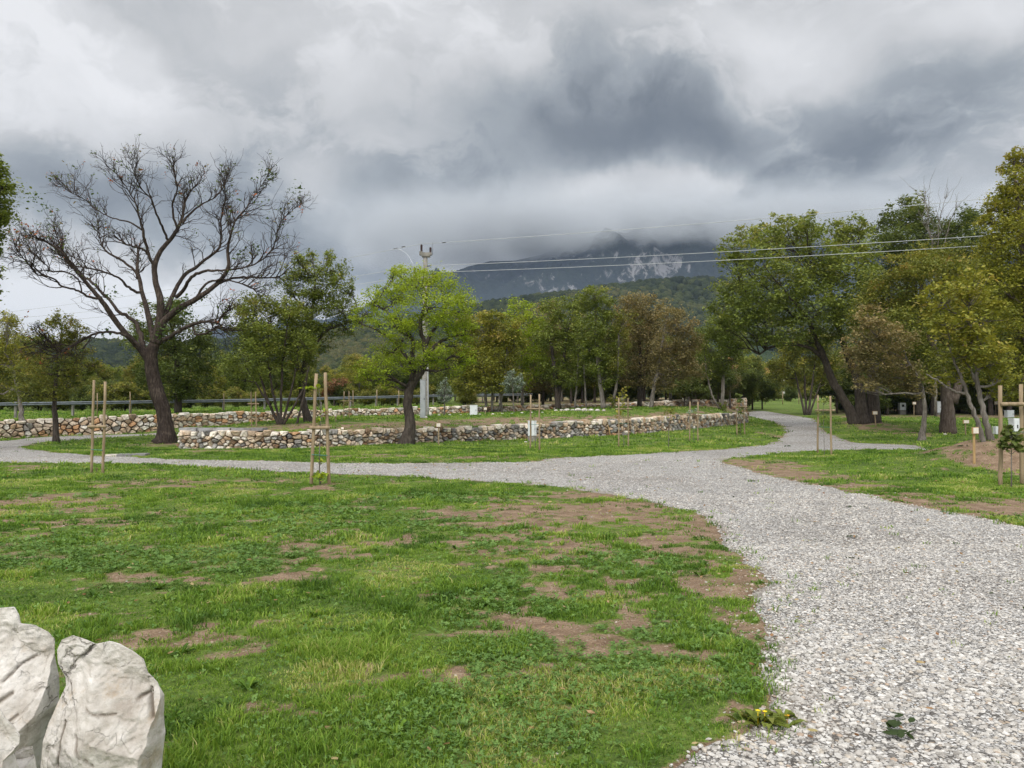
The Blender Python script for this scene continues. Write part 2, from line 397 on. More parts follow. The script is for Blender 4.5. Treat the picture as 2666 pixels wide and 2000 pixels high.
gcol = g.ramp(g.math('ADD', g.math('MULTIPLY', gn, .6), g.math('MULTIPLY', gn2, .45)), [(.3, (.045, .066, .017)), (.45, (.083, .130, .027)), (.58, (.145, .205, .038)), (.72, (.21, .25, .065))])
dry = g.mapr(g.noise(tcg, .35, 4, .6), .58, .70)
gcol = g.mix(g.math('MULTIPLY', dry, .45), gcol, (.19, .17, .07, 1))
sn = g.noise(tcg, 4.0, 6, .6)
scol = g.ramp(g.math('ADD', g.math('MULTIPLY', sn, .5), g.math('MULTIPLY', g.noise(tcg, 48, 4, .75), .5)), [(.32, (.10, .062, .038)), (.5, (.25, .17, .11)), (.66, (.42, .31, .21))])
wv = g.vmath('ADD', tcg, g.vmath('SCALE', g.vmath('SUBTRACT', g.noise(tcg, 45, 3, .6, 0, True), (.5, .5, .5)), (0, 0, 0), .03))
peb = g.voro(wv, 48.0, 'F1', 1); pd = g.voro(wv, 48.0, 'F1', 0)
sepc = g.node('ShaderNodeSeparateColor'); g.l.new(peb, sepc.inputs[0])
pm = g.math('MULTIPLY', g.math('GREATER_THAN', sepc.outputs[0], .86), g.math('LESS_THAN', pd, .42))
scol = g.mix(g.math('MULTIPLY', pm, .7), scol, (.42, .36, .28, 1))
col = g.mix(sm, gcol, scol)
hb = g.math('ADD', g.math('MULTIPLY', nf2, .5), g.math('MULTIPLY', gn2, .9))
finish(g, col, .95, hb, .9, .06, .15)
MAT_GROUND = m
ground = mk('ground', np.stack([GX, GY, GZ], -1).reshape(-1, 3), Fg, m, attrs={'soil': SOILV.ravel()})
tag(ground, kind='structure')

# ------------------------------------------------------------------ gravel path
ins = []
for y0, y1, st in ((1.7, 9, .13), (9, 18, .25), (18, 90, .6)):
    X, Y = np.meshgrid(np.arange(PPOLY[:, 0].min(), PPOLY[:, 0].max(), st), np.arange(y0, y1, st))
    X = X + rng.uniform(-.2, .2, X.shape) * st; d = sdf(X, Y); ins.append(np.stack([X[d > st * .5], Y[d > st * .5]], -1))
ins = np.concatenate(ins); nb = len(PPOLY)
allp = [Vector(p) for p in np.concatenate([PPOLY, ins])]
vv, ee, ff, *_ = geometry.delaunay_2d_cdt(allp, [(i, (i + 1) % nb) for i in range(nb)], [], 2, 1e-5)
vv = np.array([(v.x, v.y) for v in vv]); ff = np.array([f for f in ff if len(f) == 3])
cent = vv[ff].mean(1); ff = ff[sdf(cent[:, 0], cent[:, 1]) > 0]
PD = sdf(vv[:, 0], vv[:, 1])
pz = height(vv[:, 0], vv[:, 1]) + .004 - .012 * sst(.08, 0, PD)
m, g = newmat('crushed limestone')
tcg = g.node('ShaderNodeNewGeometry').outputs['Position']
def gravel_col(g, vec):
    out = None
    c1 = g.voro(vec, 42.0, 'F1', 1); s1 = g.node('ShaderNodeSeparateColor'); g.l.new(c1, s1.inputs[0])
    cc = g.ramp(s1.outputs[0], [(0, (.12, .11, .10)), (.2, (.32, .305, .285)), (.55, (.56, .545, .52)), (.86, (.70, .685, .66)), (1, (.38, .30, .22))])
    de = g.voro(vec, 42.0, 'DISTANCE_TO_EDGE', 0)
    gap = g.mapr(de, .0, .15)
    return g.mix(gap, (.085, .075, .065, 1), cc), de
cc, de = gravel_col(g, tcg)
big = g.noise(tcg, .8, 5, .6); edge = g.attr('edge')
worn = g.mapr(g.math('ADD', g.math('SUBTRACT', big, .5), g.math('MULTIPLY', g.math('SUBTRACT', .35, edge), .5)), .06, .24)
cc = g.mix(g.math('MULTIPLY', worn, .55), cc, (.27, .22, .17, 1))
cc = g.mix(g.mapr(g.noise(tcg, .33, 4, .6), .42, .66), cc, g.mix(1.0, cc, (.84, .82, .80, 1), 'MULTIPLY'))
finish(g, cc, .85, g.math('MULTIPLY', g.math('MINIMUM', de, .25), 1.0), .9, .03, .25)
MAT_GRAVEL = m
path = mk('gravel_path', np.column_stack([vv, pz]), ff, m, attrs={'edge': PD})
tag(path, kind='structure')

# loose stones on the path and its edges (nobody could count them)
ico_t = (1 + 5 ** .5) / 2
ICO = np.array([(-1, ico_t, 0), (1, ico_t, 0), (-1, -ico_t, 0), (1, -ico_t, 0), (0, -1, ico_t), (0, 1, ico_t), (0, -1, -ico_t), (0, 1, -ico_t), (ico_t, 0, -1), (ico_t, 0, 1), (-ico_t, 0, -1), (-ico_t, 0, 1)]) / math.sqrt(1 + ico_t ** 2)
ICOF = np.array([(0, 11, 5), (0, 5, 1), (0, 1, 7), (0, 7, 10), (0, 10, 11), (1, 5, 9), (5, 11, 4), (11, 10, 2), (10, 7, 6), (7, 1, 8), (3, 9, 4), (3, 4, 2), (3, 2, 6), (3, 6, 8), (3, 8, 9), (4, 9, 5), (2, 4, 11), (6, 2, 10), (8, 6, 7), (9, 8, 1)])
def rotm(n):
    q = rng.normal(size=(n, 4)); q /= np.linalg.norm(q, axis=1, keepdims=True); w_, x, y, z = q.T
    return np.stack([1 - 2 * (y * y + z * z), 2 * (x * y - z * w_), 2 * (x * z + y * w_), 2 * (x * y + z * w_), 1 - 2 * (x * x + z * z), 2 * (y * z - x * w_), 2 * (x * z - y * w_), 2 * (y * z + x * w_), 1 - 2 * (x * x + y * y)], 1).reshape(n, 3, 3)
def stones(C, S, flat=.62, jit=.32):
    n = len(C); V = ICO[None] * (1 + rng.uniform(-jit, jit, (n, 12, 1)))
    V = V * rng.uniform(.62, 1.25, (n, 1, 3)); V = np.einsum('nij,nkj->nki', rotm(n), V); V[:, :, 2] *= flat
    V = V * S[:, None, None] + C[:, None]
    F = ICOF[None] + (np.arange(n) * 12)[:, None, None]
    return V.reshape(-1, 3), F.reshape(-1, 3)
def scat(y0, y1, dens, half=.74, off=1.2):
    n = int(dens * half * (y1 ** 2 - y0 ** 2 + 2 * off * (y1 - y0) / half)); y = np.sqrt(rng.uniform(y0 ** 2, y1 ** 2, n)); x = rng.uniform(-1, 1, n) * (y * half + off)
    return x, y
SV, SF, SC, k0 = [], [], [], 0
PAL = .90 * np.array([(.58, .56, .525), (.63, .61, .575), (.49, .465, .43), (.38, .36, .33), (.70, .685, .655), (.55, .50, .43), (.46, .36, .28)])
def add_stones(x, y, s, sink=.15, pal=None):
    global k0
    z = height(x, y) + s * .3 - sink * s; V, F = stones(np.stack([x, y, z], -1), s)
    c = PAL[rng.choice(7, len(x), p=pal if pal is not None else [.28, .19, .21, .15, .06, .08, .03])] * rng.uniform(.85, 1.1, (len(x), 1))
    SV.append(V); SF.append(F + k0); SC.append(np.repeat(c, 12, 0)); k0 += len(V)
for y0, y1, dn, s0, s1 in ((2.8, 5.5, 2200, .0065, .022), (5.5, 9, 1300, .009, .018), (9, 14, 620, .010, .018), (14, 24, 170, .011, .020)):
    x, y = scat(y0, y1, dn); d = sdf(x, y); keep = (d > -.02) & (rng.uniform(size=len(x)) < (.25 + sst(0, .18, d)) * (1 - .55 * sst(.50, .66, fbm(x * .55 + 3, y * .3, oc=4, seed=51))))
    x, y = x[keep], y[keep]; add_stones(x, y, s0 + (s1 - s0) * rng.uniform(size=len(x)) ** 2.2)
for y0, y1, dn in ((2.8, 8, 330), (8, 20, 60)):           # strays off the path and on bare soil
    x, y = scat(y0, y1, dn); d = sdf(x, y); sl = soil(x, y)
    keep = (d < 0) & (rng.uniform(size=len(x)) < np.maximum(.9 * np.exp(d * 4.5) * (sl > .15), sst(.40, .8, sl) * .20 * (vn(x * 1.5, y * 1.5, seed=33) > .45)))
    x, y = x[keep], y[keep]; add_stones(x, y, .005 + .015 * rng.uniform(size=len(x)) ** 3, .45, [.14, .05, .2, .18, .03, .22, .18])
m, g = newmat('limestone chips')
tcg = g.node('ShaderNodeNewGeometry').outputs['Position']
c = g.mix(1.0, g.attr('col', False), g.ramp(g.noise(tcg, 60, 4, .6), [(.3, (.72, .70, .68)), (.65, (1.08, 1.07, 1.05))]), 'MULTIPLY')
finish(g, c, .8, None, spec=.25)
tag(mk('loose_gravel', np.concatenate(SV), np.concatenate(SF), m, attrs={'col': np.concatenate(SC)}, smooth=False),
    'loose pale grey limestone chips scattered over the winding path', 'gravel', kind='stuff')

# ------------------------------------------------------------------ grass, clover and weeds
def leafmat(name, stops, trans=.35, rough=.55, spec=.25):
    m, g = newmat(name); o = g.node('ShaderNodeOutputMaterial'); p = g.node('ShaderNodeBsdfPrincipled'); t = g.node('ShaderNodeBsdfTranslucent'); mx = g.node('ShaderNodeMixShader')
    c = g.ramp(g.attr('tint'), stops)
    g.l.new(c, p.inputs['Base Color']); p.inputs['Roughness'].default_value = rough; p.inputs['Specular IOR Level'].default_value = spec
    g.l.new(g.mix(.5, c, g.mix(1.0, c, (1.25, 1.15, .5, 1), 'MULTIPLY')), t.inputs[0]); mx.inputs[0].default_value = trans
    g.l.new(p.outputs[0], mx.inputs[1]); g.l.new(t.outputs[0], mx.inputs[2]); g.l.new(mx.outputs[0], o.inputs[0]); return m
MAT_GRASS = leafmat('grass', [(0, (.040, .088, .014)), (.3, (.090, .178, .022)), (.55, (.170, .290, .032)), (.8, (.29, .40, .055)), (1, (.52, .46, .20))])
def blades(x, y, hgt, wid, nb, tint, spread, lean=.6):
    """tufts at x,y: nb blades each, 3 faces per blade"""
    n = len(x); X = np.repeat(x, nb); Y = np.repeat(y, nb); H = np.repeat(hgt, nb) * rng.uniform(.55, 1.15, n * nb); Wd = np.repeat(wid, nb) * rng.uniform(.7, 1.2, n * nb)
    a = rng.uniform(0, 2 * np.pi, n * nb); r = np.repeat(spread, nb) * np.sqrt(rng.uniform(size=n * nb))
    bx = X + r * np.cos(a); by = Y + r * np.sin(a); bz = height(bx, by) - .006 - .03 * sst(-.02, .12, -np.ones_like(bx))
    a2 = a + rng.normal(0, .8, n * nb); ln = lean * rng.uniform(.3, 1.5, n * nb) * H
    dx, dy = np.cos(a2), np.sin(a2); f = rng.uniform(0, 2 * np.pi, n * nb); wx, wy = np.cos(f) * Wd, np.sin(f) * Wd
    V = np.empty((n * nb, 5, 3)); 
    V[:, 0] = np.stack([bx - wx, by - wy, bz], -1); V[:, 1] = np.stack([bx + wx, by + wy, bz], -1)
    mx_, my_ = bx + dx * ln * .35, by + dy * ln * .35; mz = bz + H * .62
    V[:, 2] = np.stack([mx_ + wx * .8, my_ + wy * .8, mz], -1); V[:, 3] = np.stack([mx_ - wx * .8, my_ - wy * .8, mz], -1)
    V[:, 4] = np.stack([bx + dx * ln, by + dy * ln, bz + H * rng.uniform(.7, 1.0, n * nb)], -1)
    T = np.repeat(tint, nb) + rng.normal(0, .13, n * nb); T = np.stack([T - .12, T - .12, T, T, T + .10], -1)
    k = (np.arange(n * nb) * 5)[:, None]
    return V.reshape(-1, 3), [np.array([[0, 1, 2, 3]]) + k, np.array([[3, 2, 4]]) + k], np.clip(T.ravel(), 0, 1)
acc = Acc()
def lawn(y0, y1, dens, h, wd, nb, spread, off=1.2, cut=(.20, .60)):
    x, y = scat(y0, y1, dens, off=off); d = sdf(x, y); sl = soil(x, y)
    pr = 1 - sst(cut[0], cut[1], sl + .25 * (vn(x * 6, y * 6, seed=61) - .5)); pr = np.maximum(pr, .10 * (sl < .8))
    pr = pr * np.where(d > -.03, .004 + .3 * np.exp(-np.abs(d) * 9) * (sl < .4), 1)
    keep = rng.uniform(size=len(x)) < pr; x, y = x[keep], y[keep]
    lush = fbm(x * 1.3, y * 1.3, oc=3, seed=71); cl = vn(x * 3.3, y * 3.3, seed=72)
    hh = h * (.38 + .75 * sst(.35, .72, lush) + .9 * (cl > .80) + .5 * (rng.uniform(size=len(x)) < .06)) * (1 - .35 * sst(.15, .45, soil(x, y)))
    kind = vn(x * 1.7 + 9, y * 1.7, seed=73)
    tint = .48 + .5 * (fbm(x * .8, y * .8, oc=3, seed=74) - .5) + .28 * (kind > .72) - .22 * (kind < .25) + .30 * (rng.uniform(size=len(x)) < .03)
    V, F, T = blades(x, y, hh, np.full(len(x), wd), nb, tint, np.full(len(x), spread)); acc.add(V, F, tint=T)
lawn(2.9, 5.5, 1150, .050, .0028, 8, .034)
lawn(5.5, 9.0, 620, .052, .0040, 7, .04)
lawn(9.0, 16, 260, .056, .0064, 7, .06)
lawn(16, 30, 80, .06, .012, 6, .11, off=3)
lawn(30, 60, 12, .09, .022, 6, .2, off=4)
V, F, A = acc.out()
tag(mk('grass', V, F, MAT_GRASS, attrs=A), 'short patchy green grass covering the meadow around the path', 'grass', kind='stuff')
# clover and broad leaves
acc = Acc()
for y0, y1, dn, sz in ((2.9, 5.5, 2300, .0075), (5.5, 9, 900, .0105), (9, 14, 220, .016)):
    x, y = scat(y0, y1, dn); sl = soil(x, y); d = sdf(x, y)
    pc = sst(.47, .60, fbm(x * .75 + 4, y * .75, oc=3, seed=81)) + .10
    keep = (rng.uniform(size=len(x)) < pc * (1 - sst(.30, .45, sl))) & (d < -.02); x, y = x[keep], y[keep]; n = len(x)
    z = height(x, y) + rng.uniform(.012, .045, n); a0 = rng.uniform(0, 2 * np.pi, n); s = sz * rng.uniform(.7, 1.3, n)
    tilt = rng.normal(0, .35, (n, 2)); t = rng.uniform(.15, .75, n)
    for k in range(3):
        a = a0 + k * 2.094; u = np.stack([np.cos(a), np.sin(a)], -1); v = np.stack([-np.sin(a), np.cos(a)], -1)
        loc = [(0, 0), (1.0, .85), (1.9, 0), (1.0, -.85)]
        V = np.empty((n, 4, 3))
        for j, (p, q) in enumerate(loc):
            dx = (u[:, 0] * p + v[:, 0] * q) * s; dy = (u[:, 1] * p + v[:, 1] * q) * s
            V[:, j] = np.stack([x + dx, y + dy, z + dx * tilt[:, 0] + dy * tilt[:, 1] - (.25 * s if p == 0 else 0)], -1)
        acc.add(V.reshape(-1, 3), np.arange(n * 4).reshape(n, 4), tint=np.repeat(t, 4))
V, F, A = acc.out()
MAT_CLOVER = leafmat('clover', [(0, (.05, .11, .02)), (.5, (.12, .22, .045)), (1, (.24, .36, .10))], .25)
tag(mk('clover', V, F, MAT_CLOVER, attrs=A), 'round leaved clover growing low among the near grass', 'clover', kind='stuff')
# broad leaved weeds in the turf
acc = Acc()
for y0, y1, dn in ((3.0, 7, 3.2), (7, 16, 1.3)):
    x, y = scat(y0, y1, dn); keep = (sdf(x, y) < -.1) & (soil(x, y) < .62); x, y = x[keep], y[keep]; z = height(x, y)
    for px_, py_, pz_ in zip(x, y, z):
        nl = rng.integers(7, 15); sz_ = rng.uniform(.35, .9); tn = rng.uniform(.2, .6)
        for i in range(nl):
            a = rng.uniform(0, 6.28); L = rng.uniform(.05, .11) * sz_; h_ = rng.uniform(.015, .06) * sz_; u = np.array([math.cos(a), math.sin(a), 0]); v = np.array([-u[1], u[0], 0]); b0 = np.array([px_, py_, pz_]) + u * .006; w_ = .013 * sz_
            acc.add([b0 - v * w_ * .3, b0 + v * w_ * .3, b0 + u * L * .4 + v * w_ * .8 + [0, 0, h_ * .8], b0 + u * L * .75 + v * w_ + [0, 0, h_], b0 + u * L + [0, 0, h_ * .75], b0 + u * L * .75 - v * w_ + [0, 0, h_], b0 + u * L * .4 - v * w_ * .8 + [0, 0, h_ * .8]], np.arange(7)[None], tint=np.clip(tn + rng.normal(0, .1), 0, 1))
V, F, A = acc.out()
tag(mk('weeds', V, F, MAT_GRASS, attrs=A), 'broad leaved weed rosettes scattered through the near turf', 'weeds', kind='stuff')
# fallen leaves
acc = Acc()
for y0, y1, dn, s in ((2.9, 9, 6, .022), (9, 22, 1.6, .032)):
    x, y = scat(y0, y1, dn); n = len(x); z = height(x, y) + .03
    q = rotm(n); q[:, 2] *= .45
    base = np.array([(-1, 0, 0), (-.2, .55, .12), (.7, .4, 0), (1.1, 0, .15), (.6, -.5, 0), (-.3, -.5, .1)])
    V = np.einsum('nij,kj->nki', q, base) * (s * rng.uniform(.6, 1.3, n))[:, None, None] + np.stack([x, y, z], -1)[:, None]
    acc.add(V.reshape(-1, 3), np.arange(n * 6).reshape(n, 6), tint=np.repeat(rng.uniform(0, 1, n), 6))
for a, b, s in ((1817, 1100, .05), (1872, 1100, .05), (1835, 1165, .05), (1835, 1211, .035), (1630, 1042, .06), (1940, 1590, .06), (1945, 1605, .05), (1930, 1580, .04), (1790, 1040, .04), (1990, 1140, .03), (1700, 965, .1), (2080, 967, .1), (2010, 968, .12)):
    c = G(a, b)
    for k in range(5):
        q = rotm(1)[0]; q[2] *= .35; base = np.array([(-1, 0, 0), (-.2, .5, .1), (.7, .4, 0), (1.1, 0, .1), (.6, -.5, 0), (-.3, -.5, .1)])
        o = rng.normal(0, s * .9, 2); acc.add(base @ q.T * s * .8 + np.array([c.x + o[0] * 1.3, c.y + o[1] * .7, c.z + .035]), np.arange(6)[None], tint=2.0)
V, F, A = acc.out()
MAT_LITTER = leafmat('fallen leaves', [(0, (.20, .09, .04)), (.3, (.32, .19, .09)), (.65, (.42, .30, .16)), (.9, (.34, .28, .12)), (.97, (.03, .05, .012)), (1, (.03, .05, .012))], .15)
tag(mk('fallen_leaves', V, F, MAT_LITTER, attrs=A), 'dry brown and dark green fallen leaves lying on grass and gravel', 'fallen leaves', kind='stuff')

# ------------------------------------------------------------------ rubble stone walls
m, g = newmat('rubble stone')
tcg = g.node('ShaderNodeNewGeometry').outputs['Position']
n1 = g.noise(tcg, 5.0, 6, .65); n2 = g.noise(tcg, 26.0, 5, .6)
c = g.mix(1.0, g.attr('col', False), g.ramp(n1, [(.3, (.60, .56, .52)), (.5, (1.08, 1.06, 1.03)), (.7, (1.3, 1.27, 1.22))]), 'MULTIPLY')
c = g.mix(g.mapr(g.noise(tcg, 2.6, 4, .6), .54, .68, 0, .45), c, g.mix(1.0, c, (1.0, .74, .48, 1), 'MULTIPLY'))
finish(g, c, .9, g.math('ADD', g.math('MULTIPLY', n1, .7), g.math('MULTIPLY', n2, .3)), .6, .05, .2)
MAT_STONE = m
def clip(poly, nx_, ny_, c):
    out = []
    for i in range(len(poly)):
        a, b = poly[i], poly[(i + 1) % len(poly)]; da = a[0] * nx_ + a[1] * ny_ - c; db = b[0] * nx_ + b[1] * ny_ - c
        if da <= 0: out.append(a)
        if (da < 0 < db) or (db < 0 < da):
            t = da / (da - db); out.append((a[0] + (b[0] - a[0]) * t, a[1] + (b[1] - a[1]) * t))
    return out
def stone_wall(name, line, zb, zt, rows, sw, pal, probs, label, thick=.5, seed=1, caps=None, pale_top=0.0, probs2=None):
    """line: list of (x,y); zb, zt: heights at these points; front faces the left normal side towards -y"""
    r = random.Random(seed); P2 = np.array(line, float); seg = np.linalg.norm(np.diff(P2, axis=0), axis=1); S = np.concatenate([[0], np.cumsum(seg)]); Ltot = S[-1]
    X = lambda s: np.interp(s, S, P2[:, 0]); Y = lambda s: np.interp(s, S, P2[:, 1]); ZB = lambda s: np.interp(s, S, zb); ZT = lambda s: np.interp(s, S, zt)
    def nrm(s):
        e = .3; t = np.array([X(s + e) - X(s - e), Y(s + e) - Y(s - e)]); t = t / (np.linalg.norm(t) + 1e-9); return np.array([t[1], -t[0]])
    H = float(np.mean(np.array(zt) - np.array(zb))); pts = []
    rh = 1.0 / rows
    for k in range(int(rows)):
        s = r.uniform(0, sw * .6)
        while s < Ltot:
            wd = sw * r.choice([.5, .65, .85, 1, 1.25, 1.7]) * (1.2 if k == 0 else 1)
            pts.append((s + wd / 2, (k + .5 + r.uniform(-.42, .42)) * rh)); s += wd
    ay = H                        # v in metres for the metric
    PT = np.array([(a, b * ay) for a, b in pts]); an = 1.25
    acc = Acc()
    for i, (ps, pv) in enumerate(PT):
        dd = np.hypot(PT[:, 0] - ps, (PT[:, 1] - pv) * an); nb_ = np.argsort(dd)[1:13]
        top = ay * (1 + (r.uniform(-.06, .13)))
        poly = [(ps - sw, 0.0), (ps + sw, 0.0), (ps + sw, top), (ps - sw, top)]
        poly = [(a, b * an) for a, b in poly]
        for j in nb_:
            qx, qy = PT[j][0], PT[j][1] * an; nx_, ny_ = qx - ps, qy - pv * an; c_ = (qx * qx + qy * qy - ps * ps - (pv * an) ** 2) / 2
            poly = clip(poly, nx_, ny_, c_)
            if len(poly) < 3: break
        if len(poly) < 3: continue
        poly = np.array([(a, b / an) for a, b in poly])
        for _ in range(1):
            poly = np.concatenate([.87 * poly + .13 * np.roll(poly, -1, 0), .13 * poly + .87 * np.roll(poly, -1, 0)], 1).reshape(-1, 2)
        c_ = poly.mean(0); cs, cv = c_; rad = np.linalg.norm(poly - c_, axis=1).mean()
        if rad < .03: continue
        poly = c_ + (poly - c_) * (1 - .020 / rad) + np.array([[r.uniform(-1, 1), r.uniform(-1, 1)] for _ in poly]) * .018
        n = len(poly); nm = nrm(cs); bul = r.uniform(.02, .07) + rad * .18; tx, ty = r.uniform(-.35, .35), r.uniform(-.45, .45)
        istop = cv > ay * .8
        rings = [(-thick if istop else -.2, .85), (-.05, 1.0), (bul * .55, .95), (bul * 1.0, .76), (bul * 1.08, .40)]
        V = []
        for dp, sc in rings:
            for (a, b) in poly:
                uu = cs + (a - cs) * sc; vv_ = cv + (b - cv) * sc
                dpx = dp + (tx * (a - cs) + ty * (b - cv)) * (sc if dp > 0 else 0) + (r.uniform(-.022, .022) if dp > 0 else 0)
                zbv = ZB(uu); z = zbv + vv_ * (ZT(uu) - zbv) / ay
                V.append((X(uu) + nm[0] * dpx, Y(uu) + nm[1] * dpx, z - (.03 if vv_ <= .001 else 0)))
        nr = len(rings); F = []
        for a in range(nr - 1):
            for b in range(n): F.append((a * n + b, a * n + (b + 1) % n, (a + 1) * n + (b + 1) % n, (a + 1) * n + b))
        colr_ = np.array(pal[r.choices(range(len(pal)), probs2 if probs2 and cs > Ltot * .33 + r.uniform(-3, 3) else probs)[0]]) * r.uniform(.75, 1.15)
        if istop and r.random() < pale_top: colr_ = np.array((.62, .57, .50)) * r.uniform(.85, 1.1)
        acc.add(V, [np.array(F), np.arange((nr - 1) * n, nr * n)[None]], col=colr_)
    # dark soil-brown core added behind the face stones to block light
    ss = np.arange(0, Ltot, .5); ss = np.append(ss, Ltot); A = []
    for s in ss:
        nm = nrm(min(max(s, .3), Ltot - .3)); b0, t0 = ZB(s) - .15, ZT(s) - .05
        x_, y_ = X(s), Y(s)
        A += [(x_ - nm[0] * .06, y_ - nm[1] * .06, b0), (x_ - nm[0] * .06, y_ - nm[1] * .06, t0), (x_ - nm[0] * thick, y_ - nm[1] * thick, t0), (x_ - nm[0] * thick, y_ - nm[1] * thick, b0)]
    F = [(4 * i + a, 4 * i + (a + 1) % 4, 4 * i + 4 + (a + 1) % 4, 4 * i + 4 + a) for i in range(len(ss) - 1) for a in range(4)]
    acc.add(A, [np.array(F), np.array([[0, 1, 2, 3], [4 * len(ss) - 1, 4 * len(ss) - 2, 4 * len(ss) - 3, 4 * len(ss) - 4]])], col=np.array((.09, .06, .04)))
    if caps: caps(acc, r)
    V, F, A = acc.out(); o = mk(name, V, F, MAT_STONE, attrs=A, smooth=False, loc=(float(P2[0][0]), float(P2[0][1]), float(zb[0])))
    return tag(o, label, 'stone wall')
CREAM, TAN, ORG, GRY, WHT, BRN, DGY = (.54, .455, .365), (.41, .315, .225), (.47, .29, .165), (.29, .28, .265), (.62, .59, .54), (.21, .145, .095), (.15, .145, .145)
zb = [hz(x, y - .3) - .03 for x, y in W1]
ztp = [930, 931, 931, 928, 925, 921, 915, 909, 906, 898, 896, 892]
zt = [CAMZ + ray(1, p).z / ray(1, p).y * y for p, (x, y) in zip(ztp, W1)]
a = W1[-1]; ret = [(a[0] + .55, a[1] + 1.0), (a[0] + .45, a[1] + 2.6)]
a0 = W1[0]; ret0 = [(a0[0] - .25, a0[1] + 1.6), (a0[0] - .15, a0[1] + .15)]
def slabs(acc, r):
    for k in range(5):
        x0, y0 = W1[0][0] + .1 + k * .62, W1[0][1] + .2
        acc.box((x0 + .1, y0 + .1, zt[0] + .03 + r.uniform(0, .02)), (.27 + r.uniform(0, .06), .28, .045 + r.uniform(0, .015)), r.uniform(-.15, .15), col=np.array((.24, .24, .245)) * r.uniform(.8, 1.25))
stone_wall('stone_wall', ret0 + W1 + ret, [zb[0]] * 2 + zb + [zb[-1] + .05, zb[-1] + .1], [zt[0]] * 2 + zt + [zt[-1] + .03, zt[-1] + .05], 5.6, .27,
    [CREAM, TAN, ORG, GRY, WHT, BRN, DGY], [26, 18, 3, 20, 18, 10, 5], 'long low dry stone wall of mixed grey and cream rubble curving along the lawn', seed=3, caps=slabs, pale_top=.35, probs2=[18, 26, 2, 32, 9, 8, 5])
i4 = 13
zb2 = [hz(x, y - .35) - .05 for x, y in zip(W2x, W2y)]
zb2 = [min(b, t - .75) for b, t in zip(zb2, W2z)]
stone_wall('stone_wall', list(zip(W2x, W2y)), zb2, list(W2z), 5, .36, [CREAM, TAN, ORG, GRY, WHT, BRN], [38, 20, 14, 4, 22, 3],
    'orange and cream rubble retaining wall below the road barrier', seed=5, pale_top=.4)
wr = [P(a, 62, b) for a, b in ((1684, 884), (1730, 884), (1780, 882), (1835, 879))]
wr2 = [(p.x, 62 + i * .6 - 1.0, ) for i, p in enumerate(wr)]
zr = [hz(x, y) for x, y in wr2]
stone_wall('stone_wall', wr2, [z - .1 for z in zr], [z + h for z, h in zip(zr, (.35, .5, .6, .8))], 3, .42, [TAN, GRY, BRN, CREAM, DGY], [3, 3, 3, 2, 2],
    'short dark stone wall under the trees right of the far path end', seed=9)
# ------------------------------------------------------------------ hills and mountain
def grid_mesh(name, xs, ys, zf, mat, kind='structure'):
    X, Y = np.meshgrid(xs, ys); Z = zf(X, Y); nx, ny = len(xs), len(ys); i = np.arange(nx * ny).reshape(ny, nx)
    F = np.stack([i[:-1, :-1], i[:-1, 1:], i[1:, 1:], i[1:, :-1]], -1).reshape(-1, 4)
    return tag(mk(name, np.stack([X, Y, Z], -1).reshape(-1, 3), F, mat), kind=kind)
HP = np.array([(-400, 765), (0, 757), (120, 750), (190, 742), (270, 741), (330, 758), (450, 740), (560, 733), (700, 722), (800, 716), (900, 700), (1030, 668), (1100, 662), (1180, 652), (1250, 640), (1320, 622), (1400, 609), (1500, 602), (1570, 606), (1650, 620), (1750, 650), (2000, 690), (2300, 705), (2700, 720)], float)
HD = np.interp(HP[:, 0], [0, 800, 1100, 1500, 2300], [800, 700, 850, 950, 900])
def hill_z(X, Y):
    px = PW / 2 + X / Y * FPX
    crest = np.interp(px, HP[:, 0], HP[:, 1]); D = np.interp(px, HP[:, 0], HD)
    zc = (HZ - crest) / FPX * D - 4
    t = (Y - D) / np.where(Y < D, 330, 700)
    z = 3 + (zc - 3) * np.exp(-t * t * 1.5) + 26 * (fbm(X * .006, Y * .006, oc=5, seed=91) - .5) * sst(250, 600, Y) * (.35 + .65 * sst(0, .25, np.abs(t)))
    return np.where(Y < 215, -1, z * sst(200, 330, Y) + 2.5 * sst(330, 200, Y))
m, g = newmat('wooded slope')
tcg = g.node('ShaderNodeNewGeometry').outputs['Position']
nn = g.noise(tcg, .12, 6, .7)
finish(g, g.ramp(nn, [(.3, (.014, .024, .010)), (.55, (.03, .048, .018)), (.75, (.055, .075, .028))]), .95, nn, 1.0, 4.0, .1)
hills = grid_mesh('hills', np.arange(-1300, 1600, 18.0), np.arange(200, 1900, 18.0), hill_z, m)
MP = np.array([(-900, 752), (-200, 752), (0, 755), (300, 752), (400, 738), (470, 708), (560, 710), (640, 700), (700, 690), (780, 665), (850, 640), (905, 615), (956, 597), (1010, 574), (1060, 562), (1110, 561), (1170, 548), (1250, 512), (1320, 504), (1500, 500), (1700, 508), (1900, 520), (2300, 560), (2800, 620)], float)
def mount_z(X, Y):
    px = PW / 2 + X / Y * FPX
    zc = (HZ - np.interp(px, MP[:, 0], MP[:, 1])) / FPX * 4600
    t = (Y - 4600) / np.where(Y < 4600, 1150, 1500)
    z = zc * (1 - sst(0, 1, np.abs(t))) ** .9
    rid = np.abs(fbm(X * .0011, Y * .0011, oc=6, seed=101, rough=.55) - .5) * 2
    return z + np.clip(zc / 700, .1, 1) ** 1.5 * (330 * (.26 - rid) + 150 * (.3 - np.abs(fbm(X * .0045, Y * .0028, oc=5, seed=104) - .5) * 2) + 70 * (fbm(X * .012, Y * .012, oc=4, seed=103) - .5)) * (1 - sst(.75, 1, np.abs(t))) * sst(0, .12, np.abs(t)) - 30 * sst(.8, 1, np.abs(t))
m, g = newmat('mountain scrub and cliffs')
